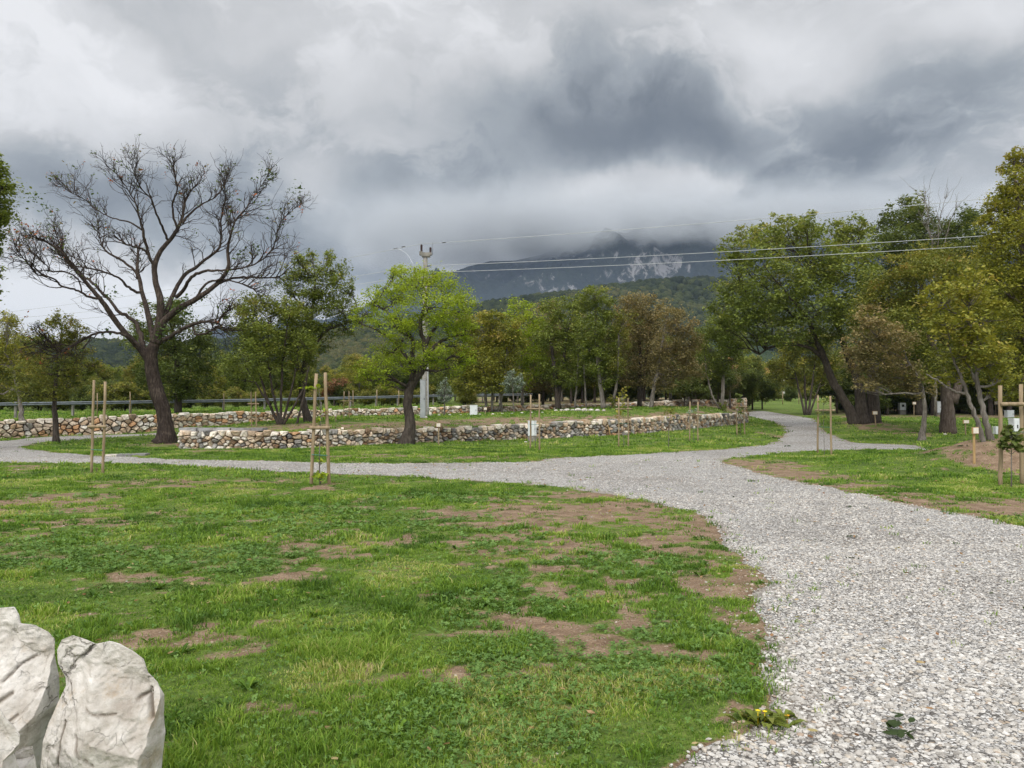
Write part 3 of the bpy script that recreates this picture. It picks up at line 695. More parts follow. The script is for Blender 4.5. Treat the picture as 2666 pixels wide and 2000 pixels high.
tcg = g.node('ShaderNodeNewGeometry').outputs['Position']
mp = g.node('ShaderNodeMapping'); g.l.new(tcg, mp.inputs[0]); mp.inputs['Scale'].default_value = (1, 1, .55)
n1 = g.noise(mp.outputs[0], .0065, 7, .66, .4); n3 = g.noise(tcg, .03, 5, .7)
sx = g.node('ShaderNodeSeparateXYZ'); g.l.new(tcg, sx.inputs[0])
def mblob(px, py, rx, ry):
    D = 4100.0; c = P(px, py, D)
    a = g.math('DIVIDE', g.math('SUBTRACT', sx.outputs[0], c.x), rx * D / FPX); b = g.math('DIVIDE', g.math('SUBTRACT', sx.outputs[2], c.z), ry * D / FPX)
    return g.math('EXPONENT', g.math('MULTIPLY', g.math('ADD', g.math('MULTIPLY', a, a), g.math('MULTIPLY', b, b)), -1.0))
rk = None
for q, s in (((1420, 560, 55, 45), .36), ((1360, 590, 70, 26), .30), ((1220, 625, 70, 22), .30), ((1260, 640, 36, 14), .26), ((1030, 578, 60, 16), .24), ((1280, 540, 80, 22), .26), ((1180, 650, 34, 9), .3), ((1120, 600, 60, 14), .20), ((1480, 570, 40, 30), .22)):
    v = g.math('MULTIPLY', mblob(*q), s); rk = v if rk is None else g.math('ADD', rk, v)
n4 = g.noise(mp.outputs[0], .022, 6, .72, .6)
rf = g.mapr(g.math('ADD', g.math('ADD', g.math('MULTIPLY', n1, .5), g.math('MULTIPLY', rk, .62)), g.math('MULTIPLY', g.math('SUBTRACT', n4, .5), 1.1)), .42, .58, 0, .8)
veg = g.ramp(n3, [(.3, (.008, .012, .010)), (.6, (.020, .026, .018)), (.8, (.038, .042, .030))])
finish(g, g.mix(rf, veg, (.27, .26, .26, 1)), .95, n3, 1.0, 20.0, .05)
mountain = grid_mesh('mountain', np.concatenate([np.arange(-5200, -1600, 45.0), np.arange(-1600, 3600, 15.0), np.arange(3600, 6200, 60.0)]), np.concatenate([np.arange(3450, 4800, 16.0), np.arange(4800, 6100, 60.0)]), mount_z, m)
# low cloud lying on the summit, beyond the haze
m = bpy.data.materials.new('low cloud'); m.use_nodes = True; m.node_tree.nodes.clear(); g = NT(m.node_tree)
o = g.node('ShaderNodeOutputMaterial'); pv = g.node('ShaderNodeVolumePrincipled'); g.l.new(pv.outputs[0], o.inputs['Volume'])
ge = g.node('ShaderNodeNewGeometry').outputs['Position']; sp = g.node('ShaderNodeSeparateXYZ'); g.l.new(ge, sp.inputs[0])
nn = g.noise(ge, .0022, 5, .6, .3); lo = g.mapr(g.math('ADD', sp.outputs[2], g.math('MULTIPLY', g.math('SUBTRACT', nn, .5), 300.0)), 838, 945)
CX0, CX1, CY0, CY1, CZ0, CZ1 = -1300.0, 4200.0, 3800.0, 5200.0, 680.0, 1420.0
ed = g.math('MULTIPLY', g.mapr(sp.outputs[0], CX0, CX0 + 1100), g.mapr(g.math('ADD', sp.outputs[2], g.math('MULTIPLY', nn, 500.0)), CZ1 + 100, CZ1 - 250))
ed = g.math('MULTIPLY', ed, g.mapr(sp.outputs[1], CY0, CY0 + 350))
den = g.math('MULTIPLY', g.math('MULTIPLY', lo, ed), g.mapr(nn, .36, .60, .12, 1.0)); g.l.new(g.math('MULTIPLY', den, .013), pv.inputs['Density'])
pv.inputs['Color'].default_value = (.80, .83, .86, 1); pv.inputs['Anisotropy'].default_value = .2
acc = Acc(); acc.box(((CX0 + CX1) / 2, (CY0 + CY1) / 2, (CZ0 + CZ1) / 2), ((CX1 - CX0) / 2, (CY1 - CY0) / 2, (CZ1 - CZ0) / 2)); V, F, _ = acc.out()
tag(mk('cloud', V, F, m, smooth=False), 'low grey cloud wrapped around the mountain top', 'cloud', kind='stuff')
m = bpy.data.materials.new('haze'); m.use_nodes = True; m.node_tree.nodes.clear(); g = NT(m.node_tree)
o = g.node('ShaderNodeOutputMaterial'); pv = g.node('ShaderNodeVolumePrincipled'); g.l.new(pv.outputs[0], o.inputs['Volume'])
pv.inputs['Density'].default_value = .000088; pv.inputs['Color'].default_value = (.50, .62, .88, 1)
acc = Acc(); acc.box((0, -5, 200), (3000, 3440, 212)); V, F, _ = acc.out()
tag(mk('haze', V, F, m, smooth=False), kind='stuff')
# forest on the hill: one mass of crowns
def crowns(n, seed):
    r = np.random.default_rng(seed); X = []; 
    px = r.uniform(-60, 2260, n); Y = r.uniform(300, 1020, n) ** 1.0
    x = (px - PW / 2) / FPX * Y; z = hill_z(x, Y)
    py = HZ - (z - CAMZ) / Y * FPX
    crest = np.interp(px, HP[:, 0], HP[:, 1]); keep = (py < 838) & (Y < np.interp(px, HP[:, 0], HD) + 40) & (py < crest + 130)
    return x[keep], Y[keep], z[keep]
x, y, z = crowns(30000, 5); n = len(x)
a_ = ICO; sub = []
import bmesh
bm = bmesh.new(); bmesh.ops.create_icosphere(bm, subdivisions=2, radius=1); bm.verts.ensure_lookup_table()
SPH = np.array([v.co[:] for v in bm.verts]); SPF = np.array([[v.index for v in f.verts] for f in bm.faces]); bm.free()
nv = len(SPH)
s = rng.uniform(2.4, 4.6, n) * (1 + (y - 600) / 1800)
jit = 1 + .30 * (fbm(SPH[None, :, 0] * 1.7 + np.arange(n)[:, None] * 3.7, SPH[None, :, 1] * 1.7 + 0 * np.arange(n)[:, None], SPH[None, :, 2] * 1.7 + 0 * np.arange(n)[:, None], oc=2, seed=7) - .5) * 2
V = SPH[None] * jit[:, :, None] * s[:, None, None] * np.array([1, 1, 1.15]) + np.stack([x, y, z + s * .6], -1)[:, None]
F = SPF[None] + (np.arange(n) * nv)[:, None, None]
tint = np.repeat(np.clip(.5 + 1.3 * (fbm(x * .01, y * .01, oc=3, seed=9) - .5) + rng.normal(0, .22, n), 0, 1), nv)
m, g = newmat('distant foliage')
tcg = g.node('ShaderNodeNewGeometry').outputs['Position']; nn = g.noise(tcg, 1.1, 4, .7)
c = g.mix(1.0, g.ramp(g.attr('tint'), [(0, (.014, .021, .012)), (.4, (.028, .039, .018)), (.75, (.052, .063, .024)), (1, (.085, .082, .034))]), g.ramp(nn, [(.3, (.35, .35, .35)), (.7, (1.5, 1.5, 1.4))]), 'MULTIPLY')
finish(g, c, .95, nn, 1.0, 1.2, .1)
tag(mk('far_wood', V.reshape(-1, 3), F.reshape(-1, 3), m, attrs={'tint': tint}), 'dense dark green far off forest covering the hills', 'forest', kind='stuff')

# ------------------------------------------------------------------ trees
def barkmat(name, c0, c1, c2, sc=1.0):
    m, g = newmat(name); ge = g.node('ShaderNodeNewGeometry').outputs['Position']
    mp = g.node('ShaderNodeMapping'); g.l.new(ge, mp.inputs[0]); mp.inputs['Scale'].default_value = (1, 1, .22)
    n1 = g.noise(mp.outputs[0], 16 * sc, 5, .7, .5); n2 = g.noise(ge, 1.6, 4, .6)
    c = g.ramp(g.math('ADD', g.math('MULTIPLY', n1, .7), g.math('MULTIPLY', n2, .3)), [(.34, c0), (.5, c1), (.64, c2)])
    finish(g, c, .95, n1, 1.0, .05, .15); return m
BK_DARK = barkmat('dark bark', (.024, .019, .016), (.062, .050, .041), (.115, .095, .078))
BK_BROWN = barkmat('brown bark', (.035, .024, .019), (.095, .072, .058), (.17, .14, .12))
BK_GREY = barkmat('grey bark', (.07, .06, .05), (.16, .14, .12), (.30, .275, .245))
BK_OAK = barkmat('oak bark', (.018, .014, .012), (.050, .037, .030), (.12, .092, .075))
LF = {
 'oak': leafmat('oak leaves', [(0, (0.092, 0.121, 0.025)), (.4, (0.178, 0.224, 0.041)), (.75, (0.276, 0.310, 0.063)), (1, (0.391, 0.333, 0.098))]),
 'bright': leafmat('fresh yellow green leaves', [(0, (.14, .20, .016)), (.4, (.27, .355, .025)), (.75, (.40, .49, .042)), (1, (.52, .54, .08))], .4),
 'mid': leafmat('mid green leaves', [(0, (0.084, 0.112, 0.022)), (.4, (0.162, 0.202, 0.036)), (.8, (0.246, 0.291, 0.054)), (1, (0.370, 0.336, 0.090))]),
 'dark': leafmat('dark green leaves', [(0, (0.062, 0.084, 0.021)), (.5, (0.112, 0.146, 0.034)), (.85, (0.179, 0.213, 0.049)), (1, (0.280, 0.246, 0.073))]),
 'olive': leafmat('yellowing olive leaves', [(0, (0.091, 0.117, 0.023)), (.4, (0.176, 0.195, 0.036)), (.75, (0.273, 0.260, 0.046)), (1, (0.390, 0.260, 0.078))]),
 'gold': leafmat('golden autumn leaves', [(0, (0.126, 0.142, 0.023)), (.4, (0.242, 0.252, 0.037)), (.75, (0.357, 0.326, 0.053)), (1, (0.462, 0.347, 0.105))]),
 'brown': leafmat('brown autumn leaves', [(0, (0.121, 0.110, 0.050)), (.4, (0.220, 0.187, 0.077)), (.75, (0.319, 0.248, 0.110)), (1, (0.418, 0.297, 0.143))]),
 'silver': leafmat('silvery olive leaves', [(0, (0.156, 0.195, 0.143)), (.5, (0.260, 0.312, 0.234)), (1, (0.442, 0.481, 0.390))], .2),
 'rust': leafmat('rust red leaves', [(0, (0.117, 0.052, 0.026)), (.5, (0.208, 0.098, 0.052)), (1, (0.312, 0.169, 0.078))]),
}
def smooth_path(pts, n):
    pts = np.array(pts, float); L = np.concatenate([[0], np.cumsum(np.linalg.norm(np.diff(pts[:, :3], axis=0), axis=1))]); t = np.linspace(0, L[-1], n)
    q = np.stack([np.interp(t, L, pts[:, i]) for i in range(pts.shape[1])], -1)
    for _ in range(2):
        q[1:-1] = .5 * q[1:-1] + .25 * (q[2:] + q[:-2])
    return q
def leaf_cards(C, s, r_, up=.55, asp=.6):
    n = len(C); nrm_ = r_.normal(size=(n, 3)); nrm_ /= np.linalg.norm(nrm_, axis=1, keepdims=True); nrm_[:, 2] = np.abs(nrm_[:, 2]) + up; nrm_ /= np.linalg.norm(nrm_, axis=1, keepdims=True)
    u = np.cross(nrm_, r_.normal(size=(n, 3))); u /= np.linalg.norm(u, axis=1, keepdims=True); v = np.cross(nrm_, u)
    S = (s * r_.uniform(.5, 1.55, n) ** 1.2)[:, None]
    V = np.stack([C - u * S * .5, C + v * S * .5 * asp + nrm_ * S * .08, C + u * S * .5, C - v * S * .5 * asp + nrm_ * S * .08], 1)
    return V.reshape(-1, 3), np.arange(n * 4).reshape(n, 4)
def make_crown(clumps, s, cov, r_, trunks, twig_r=.012, puffs=None, flat=.8, limbs=True, bias=.25, tvar=.16, stray=.12):
    """clumps: (x,y,z,rx,ry,rz); trunks: list of (n,4) arrays (x,y,z,r). Returns leaf verts, faces, tints and limb/twig tubes"""
    LV, LF_, LT, k = [], [], [], 0; limbP, limbR, twP, twR = [], [], [], []
    TP = np.concatenate([t[int(len(t) * .35):] for t in trunks]); zs = TP[:, 2]; zmin = min(c[2] - c[5] for c in clumps); zmax = max(c[2] + c[5] for c in clumps)
    for cx_, cy_, cz_, rx, ry, rz in clumps:
        c = np.array([cx_, cy_, cz_])
        d = np.linalg.norm((TP[:, :3] - c), axis=1) + 1.6 * np.clip(TP[:, 2] - (cz_ - rz * .3), 0, None)
        j = int(np.argmin(d)); st = TP[j]; L = np.linalg.norm(c - st[:3])
        if limbs and L > .25:
            mid = (st[:3] + c) / 2 + r_.normal(0, .10 * L, 3) + np.array([0, 0, -.06 * L])
            t = np.linspace(0, 1, 7)[:, None]; q = (1 - t) ** 2 * st[:3] + 2 * t * (1 - t) * mid + t * t * (c + np.array([0, 0, -rz * .1])); q[1:-1] += r_.normal(0, .02 * L, (5, 3))
            limbP.append(q); r0 = min(st[3] * .75, .028 * L + .018); limbR.append(np.linspace(r0, max(twig_r * 1.3, r0 * .3), 7))
        else: q = np.repeat(c[None], 7, 0)
        npf = puffs or int(np.clip(14 + rx * ry ** .5 * 12, 14, 60))
        w_ = r_.normal(size=(npf, 3)); w_ /= np.linalg.norm(w_, axis=1, keepdims=True); w_[:, 2] += .18
        rad = r_.uniform(.25, 1.0, npf) ** .55; rad[r_.uniform(size=npf) < stray] *= 1.28
        pc = c + w_ * rad[:, None] * np.array([rx, ry, rz])
        for p in pc[: min(npf, 14)]:
            b = q[r_.integers(3, 7)]; mid = (b + p) / 2 + r_.normal(0, .08, 3) * np.linalg.norm(p - b)
            twP.append(np.stack([b, b * .45 + mid * .55 + r_.normal(0, .01, 3), mid * .5 + p * .5, p + (p - b) * .12])); twR.append([twig_r * 1.2, twig_r, twig_r * .7, twig_r * .35])
        n = int(1.9 * cov * math.pi * rx * rz / (.30 * s * s)); a = r_.integers(0, npf, n)
        pr = .33 * np.array([rx, ry, rz * flat]) * r_.uniform(.6, 1.3, npf)[a][:, None]
        g_ = r_.normal(0, .62, (n, 3)); C = pc[a] + g_ * pr
        V, F = leaf_cards(C, s, r_); LV.append(V); LF_.append(F + k); k += len(V)
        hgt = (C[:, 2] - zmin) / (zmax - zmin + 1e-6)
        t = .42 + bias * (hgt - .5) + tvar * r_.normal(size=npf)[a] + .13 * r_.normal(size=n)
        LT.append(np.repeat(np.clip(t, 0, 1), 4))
    out = (np.concatenate(LV), np.concatenate(LF_), np.concatenate(LT))
    tb = []
    if limbP: tb.append(tubes(np.array(limbP), np.array(limbR), 6))
    tb.append(tubes(np.array(twP), np.array(twR), 3))
    return out, tb
TREES = []
def tree(name, label, base, trunks, clumps, leaf, bark, s=.11, cov=1.7, seed=1, group=None, cat='tree', flare=1.5, D=None, depth=.8, grow=1.06, **kw):
    """base: (px,py) or Vector; trunks: list of [(px,py,r_px[,dy])]; clumps: [(px,py,rx,ry[,dy])] in pixels at the tree's distance"""
    r_ = np.random.default_rng(seed); b = base if isinstance(base, Vector) else G(*base)
    if D: b = GD(base[0], D)
    D = b.y; k = D / FPX; root = empty(name, b, label, cat, group)
    def W(px, py, dy=0): return P(px, py, D) + Vector((0, dy, 0))
    tr = []
    for T in trunks:
        pts = []
        for i, q in enumerate(T):
            p = W(q[0], q[1], q[3] if len(q) > 3 else 0)
            if i == 0 and abs(q[1] - base[1] if not isinstance(base, Vector) else 0) < 12: p.z = hz(p.x, p.y) - .08
            pts.append((*p, q[2] * k))
        q = smooth_path(pts, max(8, len(pts) * 4)); q[1:-1, :3] += r_.normal(0, .012, (len(q) - 2, 3))
        if flare > 1:
            h_ = q[:, 2] - q[0, 2]; q[:, 3] *= 1 + (flare - 1) * np.exp(-h_ / (2.2 * q[0, 3] + .05))
        tr.append(q)
    cl = []
    xm = np.mean([c[0] for c in clumps]); wd = (max(c[0] for c in clumps) - min(c[0] for c in clumps)) / 2 + 1
    for c in clumps:
        span = math.sqrt(max(0, 1 - ((c[0] - xm) / (wd * 1.15)) ** 2)) * wd * k * depth
        dy = c[4] if len(c) > 4 else r_.uniform(-1, 1) * span
        p = W(c[0], c[1], 0); f = (D + dy) / D; p = Vector((p.x * f, D + dy, CAMZ + (p.z - CAMZ) * f))
        rx = c[2] * k * grow; rz = c[3] * k * grow; cl.append((p.x, p.y, p.z, rx, (rx + rz) / 2, rz))
    (LV, LFc, LT), tb = make_crown(cl, s, cov, r_, tr, **kw)
    acc = Acc()
    for q in tr:
        V, F = tubes(q[None, :, :3], q[None, :, 3], 12 if q[0, 3] > .15 else 8)
        if q[0, 3] > .12:                               # knobbly, fluted stem
            n_ = V - np.repeat(q[:, :3], 12 if q[0, 3] > .15 else 8, 0)
            V = V + n_ * (.5 * (fbm(V[:, 0] * 4 / (q[0, 3] * 4 + .3), V[:, 1] * 4, V[:, 2] * 1.1, oc=3, seed=seed) - .5))[:, None]
        acc.add(V, F)
    for V, F in tb: acc.add(V, F)
    V, F, _ = acc.out(); part('trunk', V, F, bark, root)
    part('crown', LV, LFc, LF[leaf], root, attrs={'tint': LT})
    return root
def rc(px, py, rx, ry, n, r_, fill=.95, sz=(.30, .48)):
    """random clumps inside an elliptical crown given in pixels"""
    o = []
    for _ in range(n):
        a = r_.uniform(0, 2 * math.pi); q = math.sqrt(r_.uniform(0, 1)) * fill; s_ = r_.uniform(*sz) * min(rx, ry)
        o.append((px + math.cos(a) * q * (rx - s_ * .6), py + math.sin(a) * q * (ry - s_ * .6), s_ * 1.15, s_))
    return o

# --- the leafless oak, limbs traced in a 2.5x close view of the photograph
def bare_oak():
    r_ = np.random.default_rng(44); b = G(357, 957); D = b.y; k = D / FPX
    root = empty('bare_oak', b, 'large leafless oak with a leaning trunk and wide twisting limbs beside the low wall end', 'tree')
    def W(c, dy): p = P(c[0] / 2.5, 290.3 + c[1] / 2.5, D); f = (D + dy) / D; return (p.x * f, D + dy, CAMZ + (p.z - CAMZ) * f)
    LIM = [  # depth slope, points (x, y, width)
     (0, [(893,1668,100),(897,1640,92),(897,1600,84),(893,1560,80),(880,1480,82),(850,1400,86),(825,1300,78),(815,1230,76),(815,1180,74),(835,1130,60)]),
     (-.25, [(815,1240,60),(800,1215,50),(760,1160,44),(700,1100,36),(640,1030,34),(590,960,34),(545,890,28),(490,830,24),(440,770,22),(390,710,20),(350,650,16),(290,600,12),(230,570,9),(150,545,5)]),
     (.45, [(800,1200,40),(775,1150,34),(765,1100,32),(740,1030,26),(700,980,24),(650,970,22),(610,920,20),(560,860,18),(500,800,18),(430,750,16),(370,700,13),(340,640,10),(310,560,6),(290,480,3)]),
     (-.5, [(545,890,20),(490,885,16),(440,850,14),(380,830,12),(325,820,12),(300,780,10),(250,765,10),(200,760,9),(160,710,8),(110,650,6),(80,600,4)]),
     (.3, [(440,850,10),(435,800,9),(400,760,9),(330,735,9),(270,745,8),(255,710,7),(200,660,5),(130,600,3)]),
     (-.7, [(800,1190,32),(740,1140,24),(690,1090,20),(640,1070,16),(570,1065,14),(500,1080,14),(430,1120,13),(370,1150,13),(320,1180,12),(300,1150,8),(250,1100,6),(200,1080,3)]),
     (-.5, [(330,1175,7),(260,1145,5),(190,1135,3)]),
     (.5, [(835,1140,48),(820,1060,40),(800,980,34),(785,910,30),(765,850,26),(755,790,26),(740,740,22),(745,640,15)]),
     (.6, [(750,780,20),(735,745,18),(700,710,16),(640,670,15),(580,640,13),(545,590,10),(530,500,6),(520,430,3)]),
     (-.4, [(768,860,22),(750,855,20),(690,825,18),(650,780,14),(600,755,13),(540,735,12),(470,720,10),(420,715,8),(360,690,5),(300,640,3)]),
     (.1, [(835,1130,60),(850,1080,56),(870,960,50),(865,880,44),(840,800,36),(830,720,34),(850,660,30),(880,610,28),(920,570,26),(960,510,22),(985,450,20),(1000,350,12),(1040,290,7),(1090,240,3)]),
     (-.3, [(960,520,16),(935,440,14),(930,380,11),(960,300,9),(940,200,5),(915,140,2.5)]),
     (.6, [(985,480,16),(1030,420,14),(1100,370,10),(1150,350,8),(1200,300,5),(1230,220,3)]),
     (-.35, [(832,730,24),(825,700,20),(800,640,18),(785,580,18),(770,510,16),(750,440,12),(740,380,9),(690,300,6),(640,220,4),(575,170,2.5)]),
     (.3, [(772,520,12),(700,470,10),(620,460,8),(540,420,6),(460,350,4),(400,330,3),(330,250,2)]),
     (-.6, [(910,575,16),(870,490,14),(845,430,12),(820,350,9),(760,290,6),(720,200,4),(700,130,2)]),
     (-.4, [(800,650,16),(780,622,15),(740,610,14),(690,600,12),(640,565,8)]),
     (.35, [(845,1110,54),(870,1020,40),(900,960,34),(920,900,30),(950,830,26),(1000,750,24),(1060,720,22),(1100,680,18),(1160,640,18),(1190,610,16),(1195,540,12),(1190,450,9),(1220,350,6),(1210,250,3)]),
     (-.45, [(950,880,26),(1000,830,22),(1040,760,20),(1100,735,18),(1160,735,14),(1230,730,13),(1300,725,11),(1380,700,9),(1440,660,7),(1480,600,5),(1500,500,4),(1560,420,3),(1620,380,2)]),
     (-.1, [(850,1090,50),(880,1010,46),(950,950,40),(1000,920,38),(1060,890,34),(1130,840,30),(1180,800,28),(1220,750,26),(1240,700,24),(1225,640,20),(1240,560,14),(1270,460,10),(1330,400,7),(1380,320,5),(1430,250,3),(1450,200,2)]),
     (.5, [(1175,805,18),(1250,775,16),(1340,770,14),(1430,775,11),(1520,770,8),(1550,820,4)]),
     (-.2, [(1060,880,16),(1110,800,14),(1200,780,12),(1290,800,9),(1370,830,6),(1400,880,3)]),
     (-.6, [(850,1130,34),(880,1110,28),(930,1090,24),(990,1050,22),(1050,1020,20),(1110,1010,16),(1180,1020,14),(1190,980,10),(1240,950,5)]),
     (-.6, [(1040,1030,14),(1050,1080,12),(1100,1080,12),(1140,1060,11),(1180,1030,9),(1210,1060,4)]),
    ]
    tb = Acc(); limbs = []
    for ds, pts in LIM:
        x0, y0, _ = pts[0]; q = []
        off = 0 if ds == 0 else None
        for (x, y, w_) in pts:
            L = math.hypot(x - x0, y - y0) * k / 2.5
            q.append((*W((x, y), ds * L * 1.0 + .0), w_ * k / 5.6))
        if limbs and ds != 0:      # start on the parent limb, whatever its depth there
            s0 = np.array(q[0][:3]); best = None
            for l in limbs:
                px_ = l[:, 0] / l[:, 1]; pz_ = (l[:, 2] - CAMZ) / l[:, 1]
                dd = np.hypot(px_ - s0[0] / s0[1], pz_ - (s0[2] - CAMZ) / s0[1]); j = int(np.argmin(dd))
                if best is None or dd[j] < best[0]: best = (dd[j], l[j, 1])
            dy = best[1] - D
            q = []
            for (x, y, w_) in pts:
                L = math.hypot(x - x0, y - y0) * k / 2.5; q.append((*W((x, y), dy + ds * L), w_ * k / 5.9))
        sm = smooth_path(q, len(pts) * 4); sm[1:-1, :3] += r_.normal(0, .018, (len(sm) - 2, 3)) * (np.clip(sm[1:-1, 3:] * 16, .6, 1.5) if sm[0, 3] < .15 else .3)
        if ds == 0:
            h_ = sm[:, 2] - b.z; sm[:, 3] *= 1 + .75 * np.exp(-np.clip(h_, 0, 9) / .42)
        limbs.append(sm); sd_ = 18 if ds == 0 else (10 if sm[0, 3] > .08 else 6)
        V, F = tubes(sm[None, :, :3], sm[None, :, 3], sd_)
        if ds == 0:
            n_ = V - np.repeat(sm[:, :3], sd_, 0); low = np.exp(-np.clip(V[:, 2] - b.z, 0, 9) / .5)
            an = np.arctan2(n_[:, 1], n_[:, 0]); V = V + n_ * ((.07 + .45 * low) * (fbm(np.cos(an) * 2.2 + 5, np.sin(an) * 2.2, V[:, 2] * .8, oc=3, seed=4) - .5) * 2)[:, None]
        tb.add(V, F)
    # twigs: three generations, growing outwards and up from the limbs
    cen = np.array(W((850, 1000), 0)); gens = [[] for _ in range(4)]; tips = []
    def grow(st, d, L, r0, g_):
        n = 5; p = np.array(st, float); pts = [p.copy()]; d = d / np.linalg.norm(d)
        for i in range(n - 1):
            d = d + r_.normal(0, .24, 3) + np.array([0, 0, .07]); d /= np.linalg.norm(d); p = p + d * L / (n - 1); pts.append(p.copy())
        pts = np.array(pts); gens[g_].append((pts, np.linspace(r0, r0 * .38, n)))
        if g_ < 3:
            for _ in range(r_.integers(3, 6) if g_ < 2 else r_.integers(2, 4)):
                i = r_.integers(1, n); t = d if i == n - 1 else pts[min(i + 1, n - 1)] - pts[i - 1]; t = t / np.linalg.norm(t)
                sd = r_.normal(size=3); sd -= sd.dot(t) * t; sd /= np.linalg.norm(sd)
                grow(pts[i], t * .85 + sd * .6 + np.array([0, 0, .08]), L * r_.uniform(.5, .85), r0 * .55, g_ + 1)
        else: tips.append(pts[-1])
    for li, l in enumerate(limbs[1:]):
        n = len(l); Lt = np.linalg.norm(np.diff(l[:, :3], axis=0), axis=1).sum()
        for j in range(int(Lt * 3.6) + 4):
            i = int(n * (.26 + .74 * math.sqrt((j + r_.uniform()) / (int(Lt * 3.6) + 4)))); i = min(n - 1, i)
            if l[i, 3] > .085: continue
            t = l[min(i + 1, n - 1), :3] - l[i - 1, :3]; t /= np.linalg.norm(t) + 1e-9
            o = l[i, :3] - cen; o /= np.linalg.norm(o); sd = r_.normal(size=3); sd -= sd.dot(t) * t; sd /= np.linalg.norm(sd)
            grow(l[i, :3], t * .5 + sd * .7 + o * .45 + np.array([0, 0, .15]), r_.uniform(.45, 1.15) * (1.0 if i < n * .8 else .55), min(.026, l[i, 3] * .6 + .009), 1)
        grow(l[-1, :3], l[-1, :3] - l[-3, :3], .55, max(.009, l[-1, 3]), 2)
    for gg, sd in ((1, 5), (2, 3), (3, 3)):
        V, F = tubes(np.array([a for a, _ in gens[gg]]), np.maximum(np.array([b_ for _, b_ in gens[gg]]), (.0, .009, .0065, .0052)[gg]), sd); tb.add(V, F)
    V, F, _ = tb.out(); part('trunk', V, F, BK_OAK, root)
    T = np.array(tips); sel = T[r_.uniform(size=len(T)) < .09]
    C = np.repeat(sel, 4, 0) + r_.normal(0, .07, (len(sel) * 4, 3)); V, F = leaf_cards(C, .10, r_)
    tn = np.clip(np.repeat(np.repeat(r_.choice([.2, .45, .7, 1.0], len(sel), p=[.35, .3, .15, .2]), 4), 4), 0, 1)
    low = [W(c, d_) for c, d_ in (((1000, 900), 0), ((960, 930), -.3), ((870, 1040), -.3), ((1100, 870), 0), ((900, 960), .2), ((1310, 660), 0), ((1380, 620), .2), ((1460, 215), 0), ((260, 400), 0), ((180, 360), 0), ((570, 1080), -1), ((1600, 310), 0), ((1010, 980), 0), ((850, 1090), -.4), ((600, 860), .2))]
    C2 = np.concatenate([np.array(c) + r_.normal(0, .19, (34, 3)) for c in low]); V2, F2 = leaf_cards(C2, .12, r_)
    part('leaf_sprigs', np.concatenate([V, V2]), np.concatenate([F, F2 + len(V)]), leafmat('oak sprigs', [(0, (.05, .10, .02)), (.5, (.13, .17, .04)), (.75, (.28, .20, .09)), (1, (.38, .13, .06))]), root, attrs={'tint': np.concatenate([tn, np.full(len(V2), .15)])})
bare_oak()

tree('tree', 'leafy green tree reaching in from beyond the left edge', GD(-170, 27), [[(-170, 1000, 16), (-165, 800, 13), (-150, 600, 9), (-100, 480, 6)], [(-160, 700, 8), (-80, 520, 5), (-20, 440, 3)]],
     [(-5, 365, 22, 22), (-25, 405, 45, 35), (-35, 455, 50, 40), (-10, 500, 30, 25), (-70, 440, 70, 70), (-120, 520, 80, 90), (-15, 545, 18, 20), (-8, 590, 14, 16), (-12, 630, 14, 12), (-90, 620, 60, 60), (-30, 350, 25, 25), (12, 400, 16, 14), (10, 470, 18, 14), (-45, 560, 30, 40)], 'mid', BK_DARK, s=.10, cov=1.8, seed=2)
tree('tree', 'small olive gold tree at the far left with its thin trunk before the orange wall', (49, 938), [[(49, 938, 5), (47, 900, 4.5), (42, 860, 4), (30, 800, 3)]],
     [(10, 715, 38, 32), (-20, 770, 45, 45), (35, 775, 38, 38), (5, 835, 50, 26), (55, 815, 28, 25), (-60, 740, 50, 50), (20, 690, 22, 14), (50, 745, 25, 22), (-50, 830, 40, 25)], 'gold', BK_GREY, s=.09, cov=1.0, seed=3, group='young trees along the left path')
tree('tree', 'small olive tree with an arching brown twig tuft on top left of the bare oak', (121, 957), [[(122, 957, 6.5), (120, 920, 5), (117, 880, 5), (120, 820, 4), (125, 760, 3)]],
     [(115, 730, 42, 30), (80, 755, 38, 30), (158, 762, 38, 28), (110, 795, 55, 34), (178, 798, 26, 22), (62, 805, 36, 26), (150, 835, 40, 20), (95, 845, 45, 22), (135, 700, 26, 20), (165, 720, 22, 18), (60, 850, 30, 20), (200, 790, 14, 16)], 'olive', BK_DARK, s=.085, cov=1.15, seed=4, group='young trees along the left path')
tree('tree', 'dense dark green tree directly behind the bare oak trunk', (385, 880), [[(385, 893, 8), (384, 840, 7), (380, 760, 5)]],
     [(325, 705, 38, 34), (380, 682, 35, 28), (400, 740, 58, 42), (330, 760, 48, 42), (432, 772, 36, 40), (380, 808, 58, 38), (325, 822, 30, 26), (420, 830, 40, 28), (360, 662, 24, 14), (296, 722, 24, 22), (370, 850, 40, 18), (445, 740, 18, 22)], 'dark', BK_DARK, s=.12, cov=1.5, seed=5, D=47, flare=1, grow=1.12)
